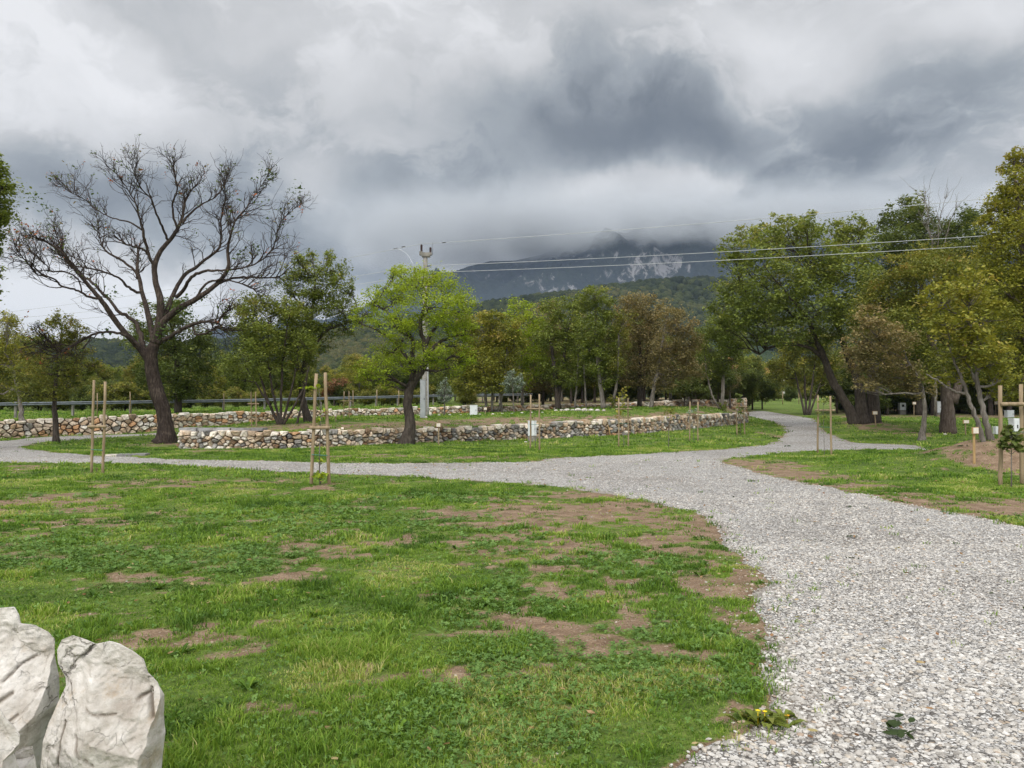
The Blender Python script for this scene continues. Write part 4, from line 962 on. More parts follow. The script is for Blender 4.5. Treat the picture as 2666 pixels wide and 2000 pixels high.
tree('tree', 'multi stemmed dark green tree on the terrace with thin fanning stems', (603, 917),
     [[(603, 919, 3.5), (575, 860, 2.8), (556, 790, 2.4), (552, 700, 1.6)], [(604, 919, 3), (592, 860, 2.5), (580, 800, 2.2), (580, 690, 1.5)], [(606, 919, 3.5), (606, 860, 2.8), (610, 800, 2.4), (620, 700, 1.5)], [(608, 919, 3), (622, 870, 2.5), (640, 800, 2), (645, 720, 1.4)], [(610, 919, 3), (634, 880, 2.4), (655, 840, 2), (668, 790, 1.3)], [(601, 919, 2.5), (586, 880, 2), (560, 840, 2), (530, 790, 1.2)], [(640, 917, 2.6), (650, 880, 2.2), (662, 830, 2), (664, 780, 1)]],
     [(545, 690, 40, 40), (585, 690, 45, 42), (640, 715, 40, 48), (600, 775, 55, 50), (540, 775, 45, 45), (520, 720, 24, 40), (650, 790, 42, 38), (552, 652, 26, 18), (600, 830, 48, 26), (660, 745, 26, 34), (520, 822, 30, 18), (628, 668, 22, 20), (575, 735, 44, 40), (500, 800, 20, 24)], 'oak', BK_DARK, s=.085, cov=1.35, seed=6, flare=1, bias=.45)
tree('tree', 'green tree with a dark S shaped leaning trunk on the terrace', (666, 912),
     [[(668, 913, 8), (660, 890, 7.5), (653, 860, 7), (650, 820, 6.5), (662, 775, 6), (682, 735, 5), (668, 700, 4), (655, 660, 3)], [(680, 740, 4), (705, 712, 3), (740, 700, 2.5), (770, 690, 1.5)], [(668, 710, 3.2), (678, 650, 3), (682, 600, 2)]],
     [(640, 590, 28, 30), (622, 625, 28, 24), (670, 585, 34, 32), (716, 580, 22, 28), (735, 600, 26, 26), (690, 625, 50, 34), (660, 660, 50, 32), (715, 655, 42, 28), (740, 670, 34, 24), (652, 705, 46, 28), (700, 700, 46, 26), (750, 710, 34, 20), (625, 688, 26, 20), (714, 555, 12, 16), (642, 562, 12, 14), (670, 560, 10, 16), (690, 745, 40, 20), (622, 735, 30, 22), (752, 625, 16, 16)], 'mid', BK_DARK, s=.08, cov=1.0, seed=7, bias=.5, grow=1.08, stray=.25)
tree('tree', 'bright yellow green tree with a crooked dark trunk growing out of the low wall', (880, 960),
     [[(878, 962, 13), (884, 935, 11), (886, 905, 10), (878, 870, 10), (886, 835, 10), (905, 805, 8), (920, 785, 7), (917, 745, 5), (905, 700, 4), (920, 650, 3)], [(893, 822, 7), (890, 780, 5.5), (893, 735, 4.5), (870, 700, 3.5), (835, 672, 2.5), (800, 655, 1.5)], [(920, 770, 4), (945, 740, 3.5), (985, 725, 2.5), (1015, 722, 1.5)], [(918, 745, 4), (945, 700, 3), (965, 660, 2)], [(890, 790, 4), (860, 745, 3), (820, 715, 2), (780, 700, 1.5)]],
     [(905, 610, 62, 26), (870, 600, 30, 24), (955, 632, 48, 30), (850, 640, 40, 30), (925, 660, 55, 36), (990, 672, 36, 26), (1005, 650, 22, 20), (890, 690, 50, 28), (960, 705, 46, 28), (1000, 710, 28, 26), (870, 732, 40, 30), (915, 735, 38, 24), (850, 700, 34, 28), (940, 775, 34, 24), (985, 745, 34, 26), (808, 650, 24, 24), (790, 672, 26, 24), (822, 695, 30, 18), (775, 690, 22, 18), (835, 762, 34, 24), (870, 790, 34, 20), (812, 795, 34, 24), (795, 820, 28, 18), (985, 790, 34, 26), (1012, 770, 20, 20), (870, 640, 36, 20), (838, 830, 24, 14), (850, 592, 12, 12), (930, 600, 26, 16)], 'bright', BK_DARK, s=.07, cov=.82, seed=8, bias=.3, tvar=.16, grow=1.10, stray=.28)

# --- the row of slender trees behind the terrace
CR = 'slender trees along the back of the terrace'
tree('tree', 'bushy yellow green tree with pale clustered stems at the left end of the back row', GD(1065, 53), [[(1050, 892, 3), (1048, 840, 2.6), (1040, 760, 1.6)], [(1062, 892, 3), (1064, 830, 2.6), (1070, 740, 1.6)], [(1076, 892, 3), (1088, 830, 2.4), (1095, 750, 1.4)], [(1085, 892, 2.4), (1078, 840, 2.2), (1080, 780, 1.4)]],
     [(1040, 705, 34, 24), (1085, 722, 40, 32), (1030, 745, 40, 32), (1075, 765, 50, 36), (1112, 750, 22, 30), (1040, 798, 45, 32), (1092, 815, 38, 28), (1015, 828, 34, 26), (1000, 780, 28, 32), (1005, 710, 24, 28), (1060, 690, 26, 16), (1060, 835, 40, 16)], 'gold', BK_GREY, s=.13, cov=1.9, seed=9, group=CR, flare=1)
tree('tree', 'airy light green tree, its pale top standing over the back row', GD(1128, 57), [[(1128, 888, 3.5), (1126, 800, 3), (1130, 720, 2), (1128, 670, 1.4)]],
     [(1120, 662, 26, 18), (1148, 682, 26, 24), (1102, 690, 22, 16), (1130, 715, 34, 28), (1165, 720, 24, 30), (1120, 760, 34, 32), (1155, 785, 30, 34), (1125, 818, 34, 24)], 'bright', BK_GREY, s=.12, cov=1.1, seed=10, group=CR, flare=1)
tree('tree', 'thin brown tree between the light green top and the dark trunk', GD(1172, 60), [[(1172, 884, 3.2), (1174, 800, 2.8), (1180, 700, 1.8)]],
     [(1182, 690, 30, 34), (1165, 740, 36, 40), (1180, 790, 38, 36), (1150, 835, 30, 22), (1190, 830, 28, 22)], 'brown', BK_DARK, s=.13, cov=1.3, seed=11, group=CR, flare=1)
tree('tree', 'green tree with a heavy dark forked trunk in the back row', GD(1204, 55), [[(1206, 890, 6), (1203, 850, 5.5), (1198, 800, 4.5), (1190, 740, 3)], [(1203, 840, 4), (1216, 790, 3.2), (1224, 720, 2.2)]],
     [(1200, 672, 32, 26), (1222, 705, 34, 36), (1188, 732, 34, 34), (1232, 770, 32, 40), (1198, 800, 34, 28), (1240, 660, 22, 20), (1222, 820, 30, 18)], 'mid', BK_DARK, s=.13, cov=1.5, seed=12, group=CR, flare=1.2)
tree('tree', 'pair of thin pale stems with sparse green leaves in the back row', GD(1252, 54), [[(1240, 888, 2.4), (1246, 820, 2.2), (1250, 740, 1.6)], [(1266, 888, 2.2), (1262, 820, 2), (1258, 740, 1.4)]],
     [(1255, 700, 24, 24), (1248, 745, 28, 30), (1262, 790, 28, 26), (1240, 825, 22, 16)], 'mid', BK_GREY, s=.12, cov=1.2, seed=13, group=CR, flare=1)
tree('tree', 'tallest green tree of the back row with a pale mottled trunk', GD(1304, 52), [[(1304, 892, 5.5), (1300, 850, 4.8), (1292, 800, 4.2), (1286, 720, 3), (1288, 650, 1.8)]],
     [(1286, 642, 28, 20), (1302, 672, 26, 30), (1268, 662, 22, 22), (1280, 708, 30, 28), (1308, 735, 26, 32), (1290, 780, 30, 34), (1310, 822, 22, 20), (1270, 755, 22, 28)], 'mid', BK_GREY, s=.12, cov=1.6, seed=14, group=CR, flare=1.3)
tree('tree', 'slim pale stem swathed in ivy right of the tallest green tree', GD(1328, 52), [[(1322, 892, 3.6), (1328, 850, 3), (1334, 800, 2.6), (1336, 720, 1.6)]],
     [(1322, 872, 9, 16), (1336, 740, 26, 30), (1330, 790, 28, 24), (1345, 700, 22, 24)], 'olive', BK_GREY, s=.10, cov=1.4, seed=15, group=CR, flare=1)
tree('tree', 'broad brown domed tree right of the tallest green one', GD(1378, 56), [[(1381, 888, 5), (1380, 830, 4.4), (1384, 770, 3.6), (1375, 700, 2)], [(1381, 800, 3), (1400, 740, 2.2), (1410, 680, 1.4)]],
     [(1372, 652, 34, 20), (1402, 672, 38, 28), (1345, 690, 30, 32), (1382, 705, 42, 34), (1415, 720, 26, 34), (1345, 745, 34, 34), (1385, 770, 44, 30), (1365, 815, 38, 24), (1412, 800, 26, 26)], 'brown', BK_DARK, s=.12, cov=1.25, seed=16, group=CR, flare=1.1)
tree('tree', 'rusty brown tree with one pale slanting trunk in the back row', GD(1412, 53), [[(1405, 890, 4.6), (1412, 840, 4), (1422, 790, 3.6), (1432, 730, 2.6), (1440, 680, 1.6)]],
     [(1440, 682, 28, 22), (1465, 705, 32, 30), (1440, 745, 36, 34), (1482, 755, 30, 36), (1455, 795, 40, 30), (1500, 740, 18, 24), (1490, 810, 30, 26), (1440, 832, 32, 16)], 'brown', BK_GREY, s=.12, cov=1.25, seed=17, group=CR, flare=1.2)
tree('tree', 'tree with an ivy wrapped foot and a thin slanting second stem at the terrace end', GD(1560, 58), [[(1560, 891, 4.2), (1560, 850, 3.8), (1562, 800, 3.2), (1556, 730, 2)], [(1555, 888, 2.2), (1535, 850, 1.9), (1525, 800, 1.6), (1520, 750, 1)]],
     [(1560, 880, 9, 13), (1552, 712, 30, 28), (1582, 735, 28, 34), (1540, 752, 34, 34), (1570, 785, 36, 30), (1600, 770, 22, 30), (1538, 800, 26, 26), (1520, 730, 22, 24), (1590, 700, 20, 22)], 'mid', BK_GREY, s=.12, cov=1.5, seed=18, group=CR, flare=1)
tree('tree', 'dark green bush under the trees at the end of the back wall', GD(1480, 64), [[(1478, 880, 2), (1478, 850, 1.5)], [(1490, 880, 2), (1495, 850, 1.5)]],
     [(1470, 838, 30, 20), (1500, 845, 30, 18), (1485, 822, 24, 14), (1520, 850, 20, 14)], 'dark', BK_DARK, s=.14, cov=2, seed=19, flare=1, cat='bush')

# --- right side
tree('oak', 'great green oak with three dark trunks spreading over the far path', (1862, 914),
     [[(1846, 914, 10), (1835, 885, 9), (1815, 850, 8), (1795, 820, 8), (1780, 775, 7), (1762, 735, 5), (1735, 700, 4, -1)], [(1864, 915, 12), (1860, 880, 11), (1856, 840, 10), (1846, 800, 9), (1828, 765, 7), (1815, 720, 6), (1800, 670, 4), (1790, 600, 3)], [(1884, 914, 13), (1886, 880, 12), (1884, 830, 11), (1888, 770, 8), (1880, 700, 6), (1865, 640, 4), (1850, 580, 3)], [(1775, 770, 4), (1745, 748, 3.4), (1700, 742, 3), (1660, 750, 2.4), (1640, 765, 1.6)]],
     [(1612, 508, 26, 20), (1640, 500, 20, 16), (1590, 540, 30, 24), (1585, 570, 26, 22), (1655, 520, 34, 28), (1700, 490, 28, 24), (1735, 478, 22, 20), (1745, 505, 28, 24), (1700, 540, 50, 34), (1650, 570, 40, 28), (1775, 540, 44, 34), (1815, 495, 26, 22), (1858, 490, 26, 20), (1835, 530, 44, 30), (1610, 610, 40, 28), (1580, 640, 36, 30), (1560, 668, 28, 26), (1640, 650, 52, 34), (1700, 610, 56, 38), (1765, 600, 50, 38), (1830, 590, 50, 38), (1870, 560, 32, 30), (1700, 680, 56, 34), (1630, 705, 36, 22), (1770, 670, 54, 38), (1835, 655, 48, 38), (1745, 735, 46, 26), (1690, 725, 38, 22), (1568, 710, 24, 28), (1572, 748, 22, 24), (1810, 715, 38, 26), (1600, 680, 34, 26), (1880, 620, 30, 34), (1640, 735, 30, 16)], 'oak', BK_DARK, s=.145, cov=1.35, seed=20, bias=.45, depth=.6, grow=1.18)
tree('tree', 'dark green oak behind, with bare twigs poking out above its top', GD(1985, 64), [[(1985, 890, 9), (1985, 760, 8), (1990, 640, 5), (1995, 520, 3)]],
     [(1968, 445, 24, 22), (1955, 480, 30, 22), (1925, 478, 22, 20), (1995, 478, 34, 24), (1910, 510, 32, 24), (1960, 520, 44, 30), (2020, 510, 34, 28), (2075, 485, 26, 22), (2105, 475, 22, 22), (2065, 520, 40, 30), (1930, 560, 40, 32), (1990, 570, 44, 34), (2060, 570, 44, 36), (2110, 540, 34, 40), (1910, 610, 34, 30), (2130, 600, 30, 40)], 'dark', BK_DARK, s=.18, cov=1.6, seed=21, bias=.5, grow=1.22)
def twig_tuft(label, base, tips, D):
    b = GD(base[0], D); root = empty('dead_tree', b, label, 'tree'); r_ = np.random.default_rng(5); k = D / FPX
    PT, RR = [], []; tr = smooth_path([(*Vector((b.x, b.y, b.z - .1)), .12), (*P(base[0], base[1], D), .07)], 8)
    for tx, ty in tips:
        a = np.array(P(base[0], base[1] + 20, D)); e = np.array(P(tx, ty, D)) + np.array([0, r_.normal(0, .8), 0]); t = np.linspace(0, 1, 6)[:, None]; q = a + (e - a) * t; q[1:-1] += r_.normal(0, .18, (4, 3)); PT.append(q); RR.append(np.linspace(.05, .012, 6))
        for _ in range(12):
            i = r_.integers(2, 6); d_ = (e - a) / np.linalg.norm(e - a) + r_.normal(0, .55, 3); L = r_.uniform(.5, 1.6); q2 = q[i] + d_ * L * t; q2[1:] += r_.normal(0, .05, (5, 3)); PT.append(q2); RR.append(np.linspace(.018, .006, 6))
    V, F = tubes(tr[None, :, :3], tr[None, :, 3], 8); V2, F2 = tubes(np.array(PT), np.array(RR), 4)
    acc = Acc(); acc.add(V, F); acc.add(V2, F2); V, F, _ = acc.out(); part('trunk', V, F, BK_GREY, root)
twig_tuft('leafless grey crown standing above the dark oak at upper right', (2020, 560), [(1985, 440), (2005, 425), (2025, 430), (2045, 428), (2060, 450), (2000, 470), (2040, 470)], 60)
R3 = [(1965, 580, 44, 30), (2020, 562, 44, 28), (2080, 585, 46, 36), (2125, 600, 30, 40), (1915, 640, 44, 40), (1985, 640, 54, 42), (2060, 655, 56, 44), (1895, 700, 46, 38), (1955, 710, 54, 40), (2030, 730, 56, 42), (1935, 765, 46, 36), (2000, 790, 50, 34), (2060, 805, 50, 34), (1890, 655, 30, 30), (2040, 600, 50, 30)]
tree('tree', 'thick old furrowed dark trunk under a dense brown gold crown', (2050, 936),
     [[(2048, 937, 15), (2046, 900, 13), (2046, 860, 12), (2040, 820, 9), (2020, 760, 6), (1990, 700, 4)], [(2056, 870, 9), (2068, 835, 8), (2078, 790, 6), (2075, 700, 4)]],
     R3, 'olive', BK_BROWN, s=.11, cov=1.5, seed=22, bias=.35, flare=1.3, grow=1.22)
tree('tree', 'rusty brown low crown with trailing twigs between the great oak and the old trunk', (1992, 951), [[(1990, 951, 6.5), (1994, 920, 5), (1998, 880, 4.5), (1990, 830, 3.5), (1960, 780, 2.5)]],
     [(1870, 730, 40, 30), (1900, 775, 42, 32), (1855, 780, 30, 30), (1935, 812, 40, 26), (1895, 825, 30, 20), (1985, 840, 34, 22), (1935, 740, 40, 30), (1880, 690, 30, 24), (1870, 835, 22, 10)], 'brown', BK_GREY, s=.10, cov=1.35, seed=23, flare=1.7, grow=1.2)
tree('tree', 'leaning pale twin trunk tree with golden leaves behind the earth heap', (2128, 952),
     [[(2124, 954, 5), (2112, 915, 5), (2098, 880, 4.5), (2085, 845, 4), (2070, 800, 3), (2050, 750, 2)], [(2140, 954, 7), (2128, 905, 6), (2116, 860, 5), (2108, 820, 4.5), (2105, 770, 3.5), (2095, 700, 2.5)], [(2084, 850, 2.6), (2060, 846, 2.2), (2030, 825, 1.8), (2000, 808, 1.2)], [(2110, 830, 3), (2098, 800, 2.4), (2080, 775, 1.6)]],
     [(2095, 660, 44, 36), (2130, 690, 40, 36), (2080, 710, 44, 34), (2120, 745, 44, 34), (2150, 780, 36, 30), (2080, 770, 40, 26), (2160, 820, 30, 20), (2050, 700, 36, 30), (2030, 650, 36, 30), (2150, 850, 26, 12), (2040, 810, 34, 20), (2090, 620, 40, 26)], 'gold', BK_GREY, s=.10, cov=1.3, seed=24, flare=1.3, grow=1.22)
tree('tree', 'tall narrow yellow green tree at the right edge of the view', GD(2235, 29), [[(2225, 945, 11), (2222, 800, 10), (2215, 620, 8), (2205, 480, 5), (2190, 380, 3)]],
     [(2188, 335, 13, 22), (2180, 370, 18, 20), (2200, 395, 34, 30), (2168, 415, 18, 18), (2160, 450, 28, 24), (2200, 450, 44, 34), (2140, 480, 26, 20), (2180, 500, 50, 36), (2145, 540, 36, 30), (2190, 570, 54, 44), (2160, 620, 44, 36), (2210, 640, 50, 50), (2160, 690, 40, 38), (2200, 720, 50, 44), (2185, 780, 48, 38), (2240, 500, 50, 80), (2260, 620, 60, 90), (2210, 830, 44, 26), (2260, 760, 50, 60), (2220, 345, 20, 30), (2240, 400, 40, 40), (2195, 865, 30, 14)], 'gold', BK_BROWN, s=.09, cov=1.5, seed=25, bias=.3, grow=1.15)
tree('tree', 'yellowing multi stemmed tree on the short dark wall by the far path', GD(1742, 63), [[(1738, 884, 2.6), (1726, 845, 2.2), (1716, 800, 1.6)], [(1741, 884, 3), (1738, 840, 2.4), (1735, 780, 1.6)], [(1745, 884, 2.8), (1752, 840, 2.2), (1760, 780, 1.5)], [(1747, 884, 2.2), (1765, 845, 1.8), (1780, 800, 1.2)]],
     [(1740, 765, 44, 30), (1700, 792, 36, 30), (1780, 795, 34, 30), (1730, 820, 48, 22), (1762, 745, 34, 24), (1705, 755, 30, 24), (1675, 815, 22, 18), (1790, 825, 24, 18)], 'olive', BK_DARK, s=.14, cov=1.6, seed=26, flare=1)
tree('tree', 'small olive tree with silvery leaves and a bare stem on the terrace', (1110, 891), [[(1110, 892, 1.8), (1109, 870, 1.6), (1108, 850, 1.4), (1106, 830, 1)]],
     [(1108, 818, 15, 12), (1095, 830, 13, 10), (1120, 832, 12, 12), (1108, 843, 16, 9), (1104, 808, 8, 8), (1125, 815, 6, 8)], 'silver', BK_GREY, s=.08, cov=1.5, seed=27, flare=1, cat='olive tree', group='young olive trees')
tree('tree', 'faint grey green young olive right of the concrete pole', (960, 897), [[(960, 898, 1.8), (960, 880, 1.5), (959, 850, 1)]],
     [(959, 838, 12, 12), (952, 850, 10, 10), (967, 852, 11, 11), (959, 865, 12, 8), (962, 825, 6, 7)], 'silver', BK_GREY, s=.07, cov=.9, seed=28, flare=1, cat='olive tree', group='young olive trees')
tree('tree', 'small rust red shrub behind the road barrier', GD(722, 62), [[(722, 880, 2), (721, 850, 1.5)]], [(715, 835, 20, 13), (735, 828, 18, 12), (722, 848, 18, 10), (705, 850, 12, 10)], 'rust', BK_DARK, s=.12, cov=1.2, seed=29, flare=1, cat='shrub')

# --- prototypes for the wood beyond, copied with their parts
def proto(seed, leaf, bark, H=9.0, wd=3.2, s=.17, cov=1.3, stems=1, low=.2, ncl=17, thin=1.0):
    r_ = np.random.default_rng(seed); root = empty('tree', Vector((0, 0, 0)), None, None); tr = []
    for i in range(stems):
        a = r_.uniform(0, 6.28); lean = r_.uniform(.1, .5) * (1 if stems == 1 else 2.2)
        tr.append(smooth_path([(r_.normal(0, .1) * (stems > 1), r_.normal(0, .1) * (stems > 1), -.15, (.17 if stems == 1 else .08) * thin), (math.cos(a) * lean * .4, math.sin(a) * lean * .4, H * .3, (.13 if stems == 1 else .06) * thin), (math.cos(a) * lean, math.sin(a) * lean, H * .8, .035)], 12))
    cl = []
    for _ in range(ncl):
        a = r_.uniform(0, 6.28); h = r_.uniform(low, .93) ** .85; prof = math.sin(math.pi * min(1, max(.12, (h - low * .6) / (1.12 - low * .6)))) ** .6; q = wd * .72 * prof * math.sqrt(r_.uniform(.05, 1)); rr = r_.uniform(.28, .46) * wd
        cl.append((math.cos(a) * q, math.sin(a) * q, h * H, rr, rr, rr * .85))
    (LV, LFc, LT), tb = make_crown(cl, s, cov, r_, tr, twig_r=.02, bias=.4)
    acc = Acc()
    for q in tr: acc.add(*tubes(q[None, :, :3], q[None, :, 3], 7))
    for V, F in tb: acc.add(V, F)
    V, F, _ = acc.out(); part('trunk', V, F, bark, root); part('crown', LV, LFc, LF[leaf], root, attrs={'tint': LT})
    return root
PR = [proto(101, 'mid', BK_DARK, ncl=15), proto(102, 'dark', BK_DARK, H=8, wd=3.4, cov=1.6, ncl=15), proto(103, 'olive', BK_DARK, H=8.5, wd=2.9), proto(104, 'brown', BK_GREY, H=9.5, wd=2.7, cov=.9), proto(105, 'mid', BK_GREY, H=9, wd=2.5, stems=4, low=.3),
      proto(106, 'gold', BK_GREY, H=7, wd=3.0, cov=1.1), proto(107, 'dark', BK_DARK, H=4.0, wd=2.6, stems=4, low=.15, cov=1.6), proto(108, 'olive', BK_DARK, H=3.4, wd=2.6, stems=4, low=.15, cov=1.3)]
used = [False] * len(PR)
def put(i, px, D, sc, label, group, cat='tree', rz=None, leaf=None, sz=None):
    p = GD(px, D); o = PR[i]
    kids = [c for c in COL.objects if c.parent == o]
    if used[i]:
        n = o.copy(); COL.objects.link(n)
        for c in kids: d = c.copy(); COL.objects.link(d); d.parent = n; 
        kids = [c for c in COL.objects if c.parent == n]; o = n
    used[i] = True
    o.location = p; o.rotation_euler = (0, 0, random.uniform(0, 6.28) if rz is None else rz); z = sz or sc; o.scale = (sc, sc, z)
    for k in ('label', 'category', 'group'):
        if k in o: del o[k]
    tag(o, label, cat, group)
    if leaf:
        for c in kids:
            if c.name.startswith('crown'): c.material_slots[0].link = 'OBJECT'; c.material_slots[0].material = LF[leaf]
KIND = ['mid green tree', 'dark green tree', 'olive green tree', 'thin brown tree', 'slender many stemmed green tree', 'golden green tree', 'low dark bush', 'low olive bush']
MARKS = [(-60, 'beyond the left edge trees'), (30, 'behind the olive gold tree at far left'), (85, 'between the two small left trees'), (125, 'behind the small olive tree at left'), (180, 'right of the small olive tree at left'), (215, 'behind the lone stakes at left'), (262, 'left of the bare oak trunk'), (310, 'just left of the bare oak trunk'), (350, 'hidden by the bare oak trunk'), (400, 'right of the bare oak trunk'), (450, 'midway between bare oak and multi stemmed tree'), (500, 'left of the multi stemmed tree'), (555, 'behind the fanning stems of the multi stemmed tree'), (610, 'right behind the multi stemmed tree'), (660, 'behind the S shaped trunk'), (705, 'behind the tall converging stakes'), (750, 'right of the tall converging stakes'), (800, 'left of the crooked yellow green tree'), (850, 'close left of the crooked trunk'), (895, 'behind the crooked yellow green tree'), (935, 'right behind the concrete pole'), (975, 'behind the faint young olive'), (1020, 'above the low white box'), (1060, 'behind the clustered pale stems'), (1110, 'behind the silvery olive'), (1150, 'above the white meter cabinet'), (1190, 'left of the dark forked trunk'), (1230, 'right of the dark forked trunk'), (1270, 'left of the tallest green tree'), (1310, 'behind the tallest green tree'), (1345, 'behind the yellow brown sapling'), (1385, 'behind the broad brown dome'), (1425, 'behind the pale slanting trunk'), (1465, 'right of the pale slanting trunk'), (1510, 'in front of the clay roofed house'), (1555, 'behind the ivy footed tree'), (1600, 'above the far end of the long wall'), (1640, 'at the left edge of the far meadow'), (1680, 'beyond the far meadow'), (1720, 'behind the yellowing multi stemmed tree'), (1770, 'right of the yellowing multi stemmed tree'), (1815, 'left of the great oak trunks'), (1860, 'behind the great oak trunks'), (1905, 'right of the great oak trunks'), (1950, 'behind the cabinet with the dark window'), (1990, 'behind the rusty brown low crown'), (2035, 'behind the old dark trunk'), (2080, 'left of the leaning twin trunk'), (2125, 'behind the leaning twin trunk'), (2165, 'behind the heavy stakes'), (2210, 'at the right edge'), (2260, 'just beyond the right edge'), (2310, 'farther beyond the right edge')]
rr = random.Random(12)
PEND = []
def row(spec, dmid, dfar, group):
    for px, D, i, top in spec:
        p = GD(px, D); H0 = (9.0, 8.0, 8.5, 9.5, 9.0, 7.0, 4.0, 3.4)[i] * 1.02; zt_ = CAMZ + (HZ - top) / FPX * D; sc = max(.35, (zt_ - p.z) / H0)
        mk_ = min(MARKS, key=lambda q: abs(q[0] - px))[1]; far = 'farthest ' if D > dfar else ('' if D > dmid else 'front ')
        PEND.append((px, D, i, sc, far + KIND[i] + ' ' + mk_, group))
def plant_rows():
    by = {}
    for e in PEND: by.setdefault(e[4], []).append(e[0])
    for px, D, i, sc, lb, group in PEND:
        s_ = sorted(by[lb])
        if len(s_) == 2: lb += ', ' + ('left', 'right')[s_.index(px)] + ' of two'
        elif len(s_) == 3: lb += ', ' + ('left', 'middle', 'right')[s_.index(px)] + ' of three'
        put(i, px, D, min(sc, 1.4), lb, group, 'bush' if i > 5 else 'tree', sz=sc)
spec = []
for px in range(-120, 1000, 30):
    D = rr.uniform(64, 80); top = np.interp(px, [-120, 0, 60, 180, 260, 330, 480, 700, 800, 900, 1000], [700, 735, 765, 790, 785, 765, 775, 790, 772, 760, 750]) + rr.uniform(-14, 16)
    spec.append((px + rr.uniform(-12, 12), D, rr.choice([0, 1, 2, 2, 4, 5, 0]), top))
for px in range(-60, 1040, 34): spec.append((px + rr.uniform(-14, 14), rr.uniform(60, 64), rr.choice([6, 7, 7]), rr.uniform(826, 846)))
for px in range(-40, 1000, 44): spec.append((px + rr.uniform(-14, 14), rr.uniform(88, 120), rr.choice([0, 1, 2, 4]), rr.uniform(765, 795)))
row(spec, 64, 86, 'trees and bushes of the thicket beyond the road barrier')
spec = []
for px in range(1000, 1660, 24):
    D = rr.uniform(66, 78); top = np.interp(px, [1000, 1100, 1180, 1250, 1330, 1380, 1450, 1500, 1560, 1620, 1660], [770, 720, 700, 700, 705, 690, 720, 730, 740, 770, 790]) + rr.uniform(-8, 30)
    spec.append((px + rr.uniform(-8, 8), D, rr.choice([0, 1, 2, 3, 3, 4, 1]), top))
for px in range(1090, 1640, 24): spec.append((px + rr.uniform(-8, 8), rr.uniform(70, 84), rr.choice([6, 6, 7, 6]), rr.uniform(806, 834)))
for px in range(1010, 1640, 32): spec.append((px + rr.uniform(-8, 8), rr.uniform(88, 100), rr.choice([1, 0, 1]), rr.uniform(755, 785)))
row(spec, 72, 86, 'trees and bushes of the wood behind the terrace')
spec = []
for px in range(1800, 2330, 24):
    D = rr.uniform(62, 76); top = np.interp(px, [1800, 1900, 2000, 2200, 2300], [740, 700, 640, 620, 620]) + rr.uniform(-10, 40)
    spec.append((px + rr.uniform(-8, 8), D, rr.choice([0, 1, 1, 2, 1, 4]), top))
for px in range(1830, 2330, 22): spec.append((px + rr.uniform(-8, 8), rr.uniform(64, 74), rr.choice([6, 6, 7]), rr.uniform(808, 842)))
for px in range(1880, 2330, 34): spec.append((px + rr.uniform(-8, 8), rr.uniform(80, 95), rr.choice([1, 1, 0]), rr.uniform(740, 780)))
for px in range(1640, 1830, 26): spec.append((px + rr.uniform(-8, 8), rr.uniform(150, 175), rr.choice([0, 5, 2, 5]), rr.uniform(775, 800)))
for px in range(1600, 1760, 36): spec.append((px, rr.uniform(112, 126), rr.choice([7, 7, 6]), rr.uniform(828, 842)))
row(spec, 69, 79, 'trees and bushes of the wood behind the great oak')
plant_rows()
for i, o in enumerate(PR):
    if not used[i]: put(i, 2500 + i * 40, 60, 1, KIND[i] + ' far outside the right edge', 'trees and bushes of the wood behind the great oak')
# ------------------------------------------------------------------ plain materials
def flatmat(name, c0, c1, scale=8, rough=.8, bump=.3, metal=0.0, stretch=1.0, bd=.01):
    m, g = newmat(name); ge = g.node('ShaderNodeNewGeometry').outputs['Position']
    mp = g.node('ShaderNodeMapping'); g.l.new(ge, mp.inputs[0]); mp.inputs['Scale'].default_value = (1, 1, stretch)
    n = g.noise(mp.outputs[0], scale, 5, .65); finish(g, g.ramp(n, [(.32, c0), (.68, c1)]), rough, n, bump, bd, .25, metal); return m
M_WOOD = flatmat('peeled wood', (.20, .145, .085), (.36, .275, .175), 14, .85, .5, stretch=.12)
M_WOODN = flatmat('new yellow wood', (.30, .19, .08), (.46, .31, .15), 14, .8, .4, stretch=.15)
M_CONC = flatmat('weathered concrete', (.15, .14, .125), (.29, .27, .24), 5, .9, .4)
M_WHITE = flatmat('white enclosure', (.58, .60, .61), (.72, .735, .74), 2.5, .45, .05)
M_GREYP = flatmat('grey enclosure', (.30, .32, .33), (.40, .42, .43), 2.5, .5, .05)
M_GALV = flatmat('galvanised steel', (.12, .135, .15), (.21, .23, .25), 4, .55, .1, .3)
M_CER = flatmat('brown ceramic', (.03, .012, .010), (.055, .022, .018), 8, .25, .05)
M_WIRE = flatmat('aluminium wire', (.40, .41, .43), (.52, .53, .55), 3, .5, .0)
M_BLK = flatmat('black plastic', (.015, .015, .016), (.03, .03, .03), 8, .5, .1)
M_TIE = flatmat('green tie', (.05, .16, .12), (.08, .24, .18), 9, .6, .1)
M_BOARD = flatmat('sign face', (.62, .56, .48), (.74, .68, .60), 12, .6, .1)
M_PLASTER = flatmat('white plaster', (.60, .585, .55), (.72, .70, .67), 2, .85, .1)
M_TILE = flatmat('clay roof tiles', (.30, .11, .05), (.45, .19, .09), 3, .85, .5)
M_GLASS = flatmat('dark window', (.02, .025, .03), (.05, .055, .06), 2, .15, .0)

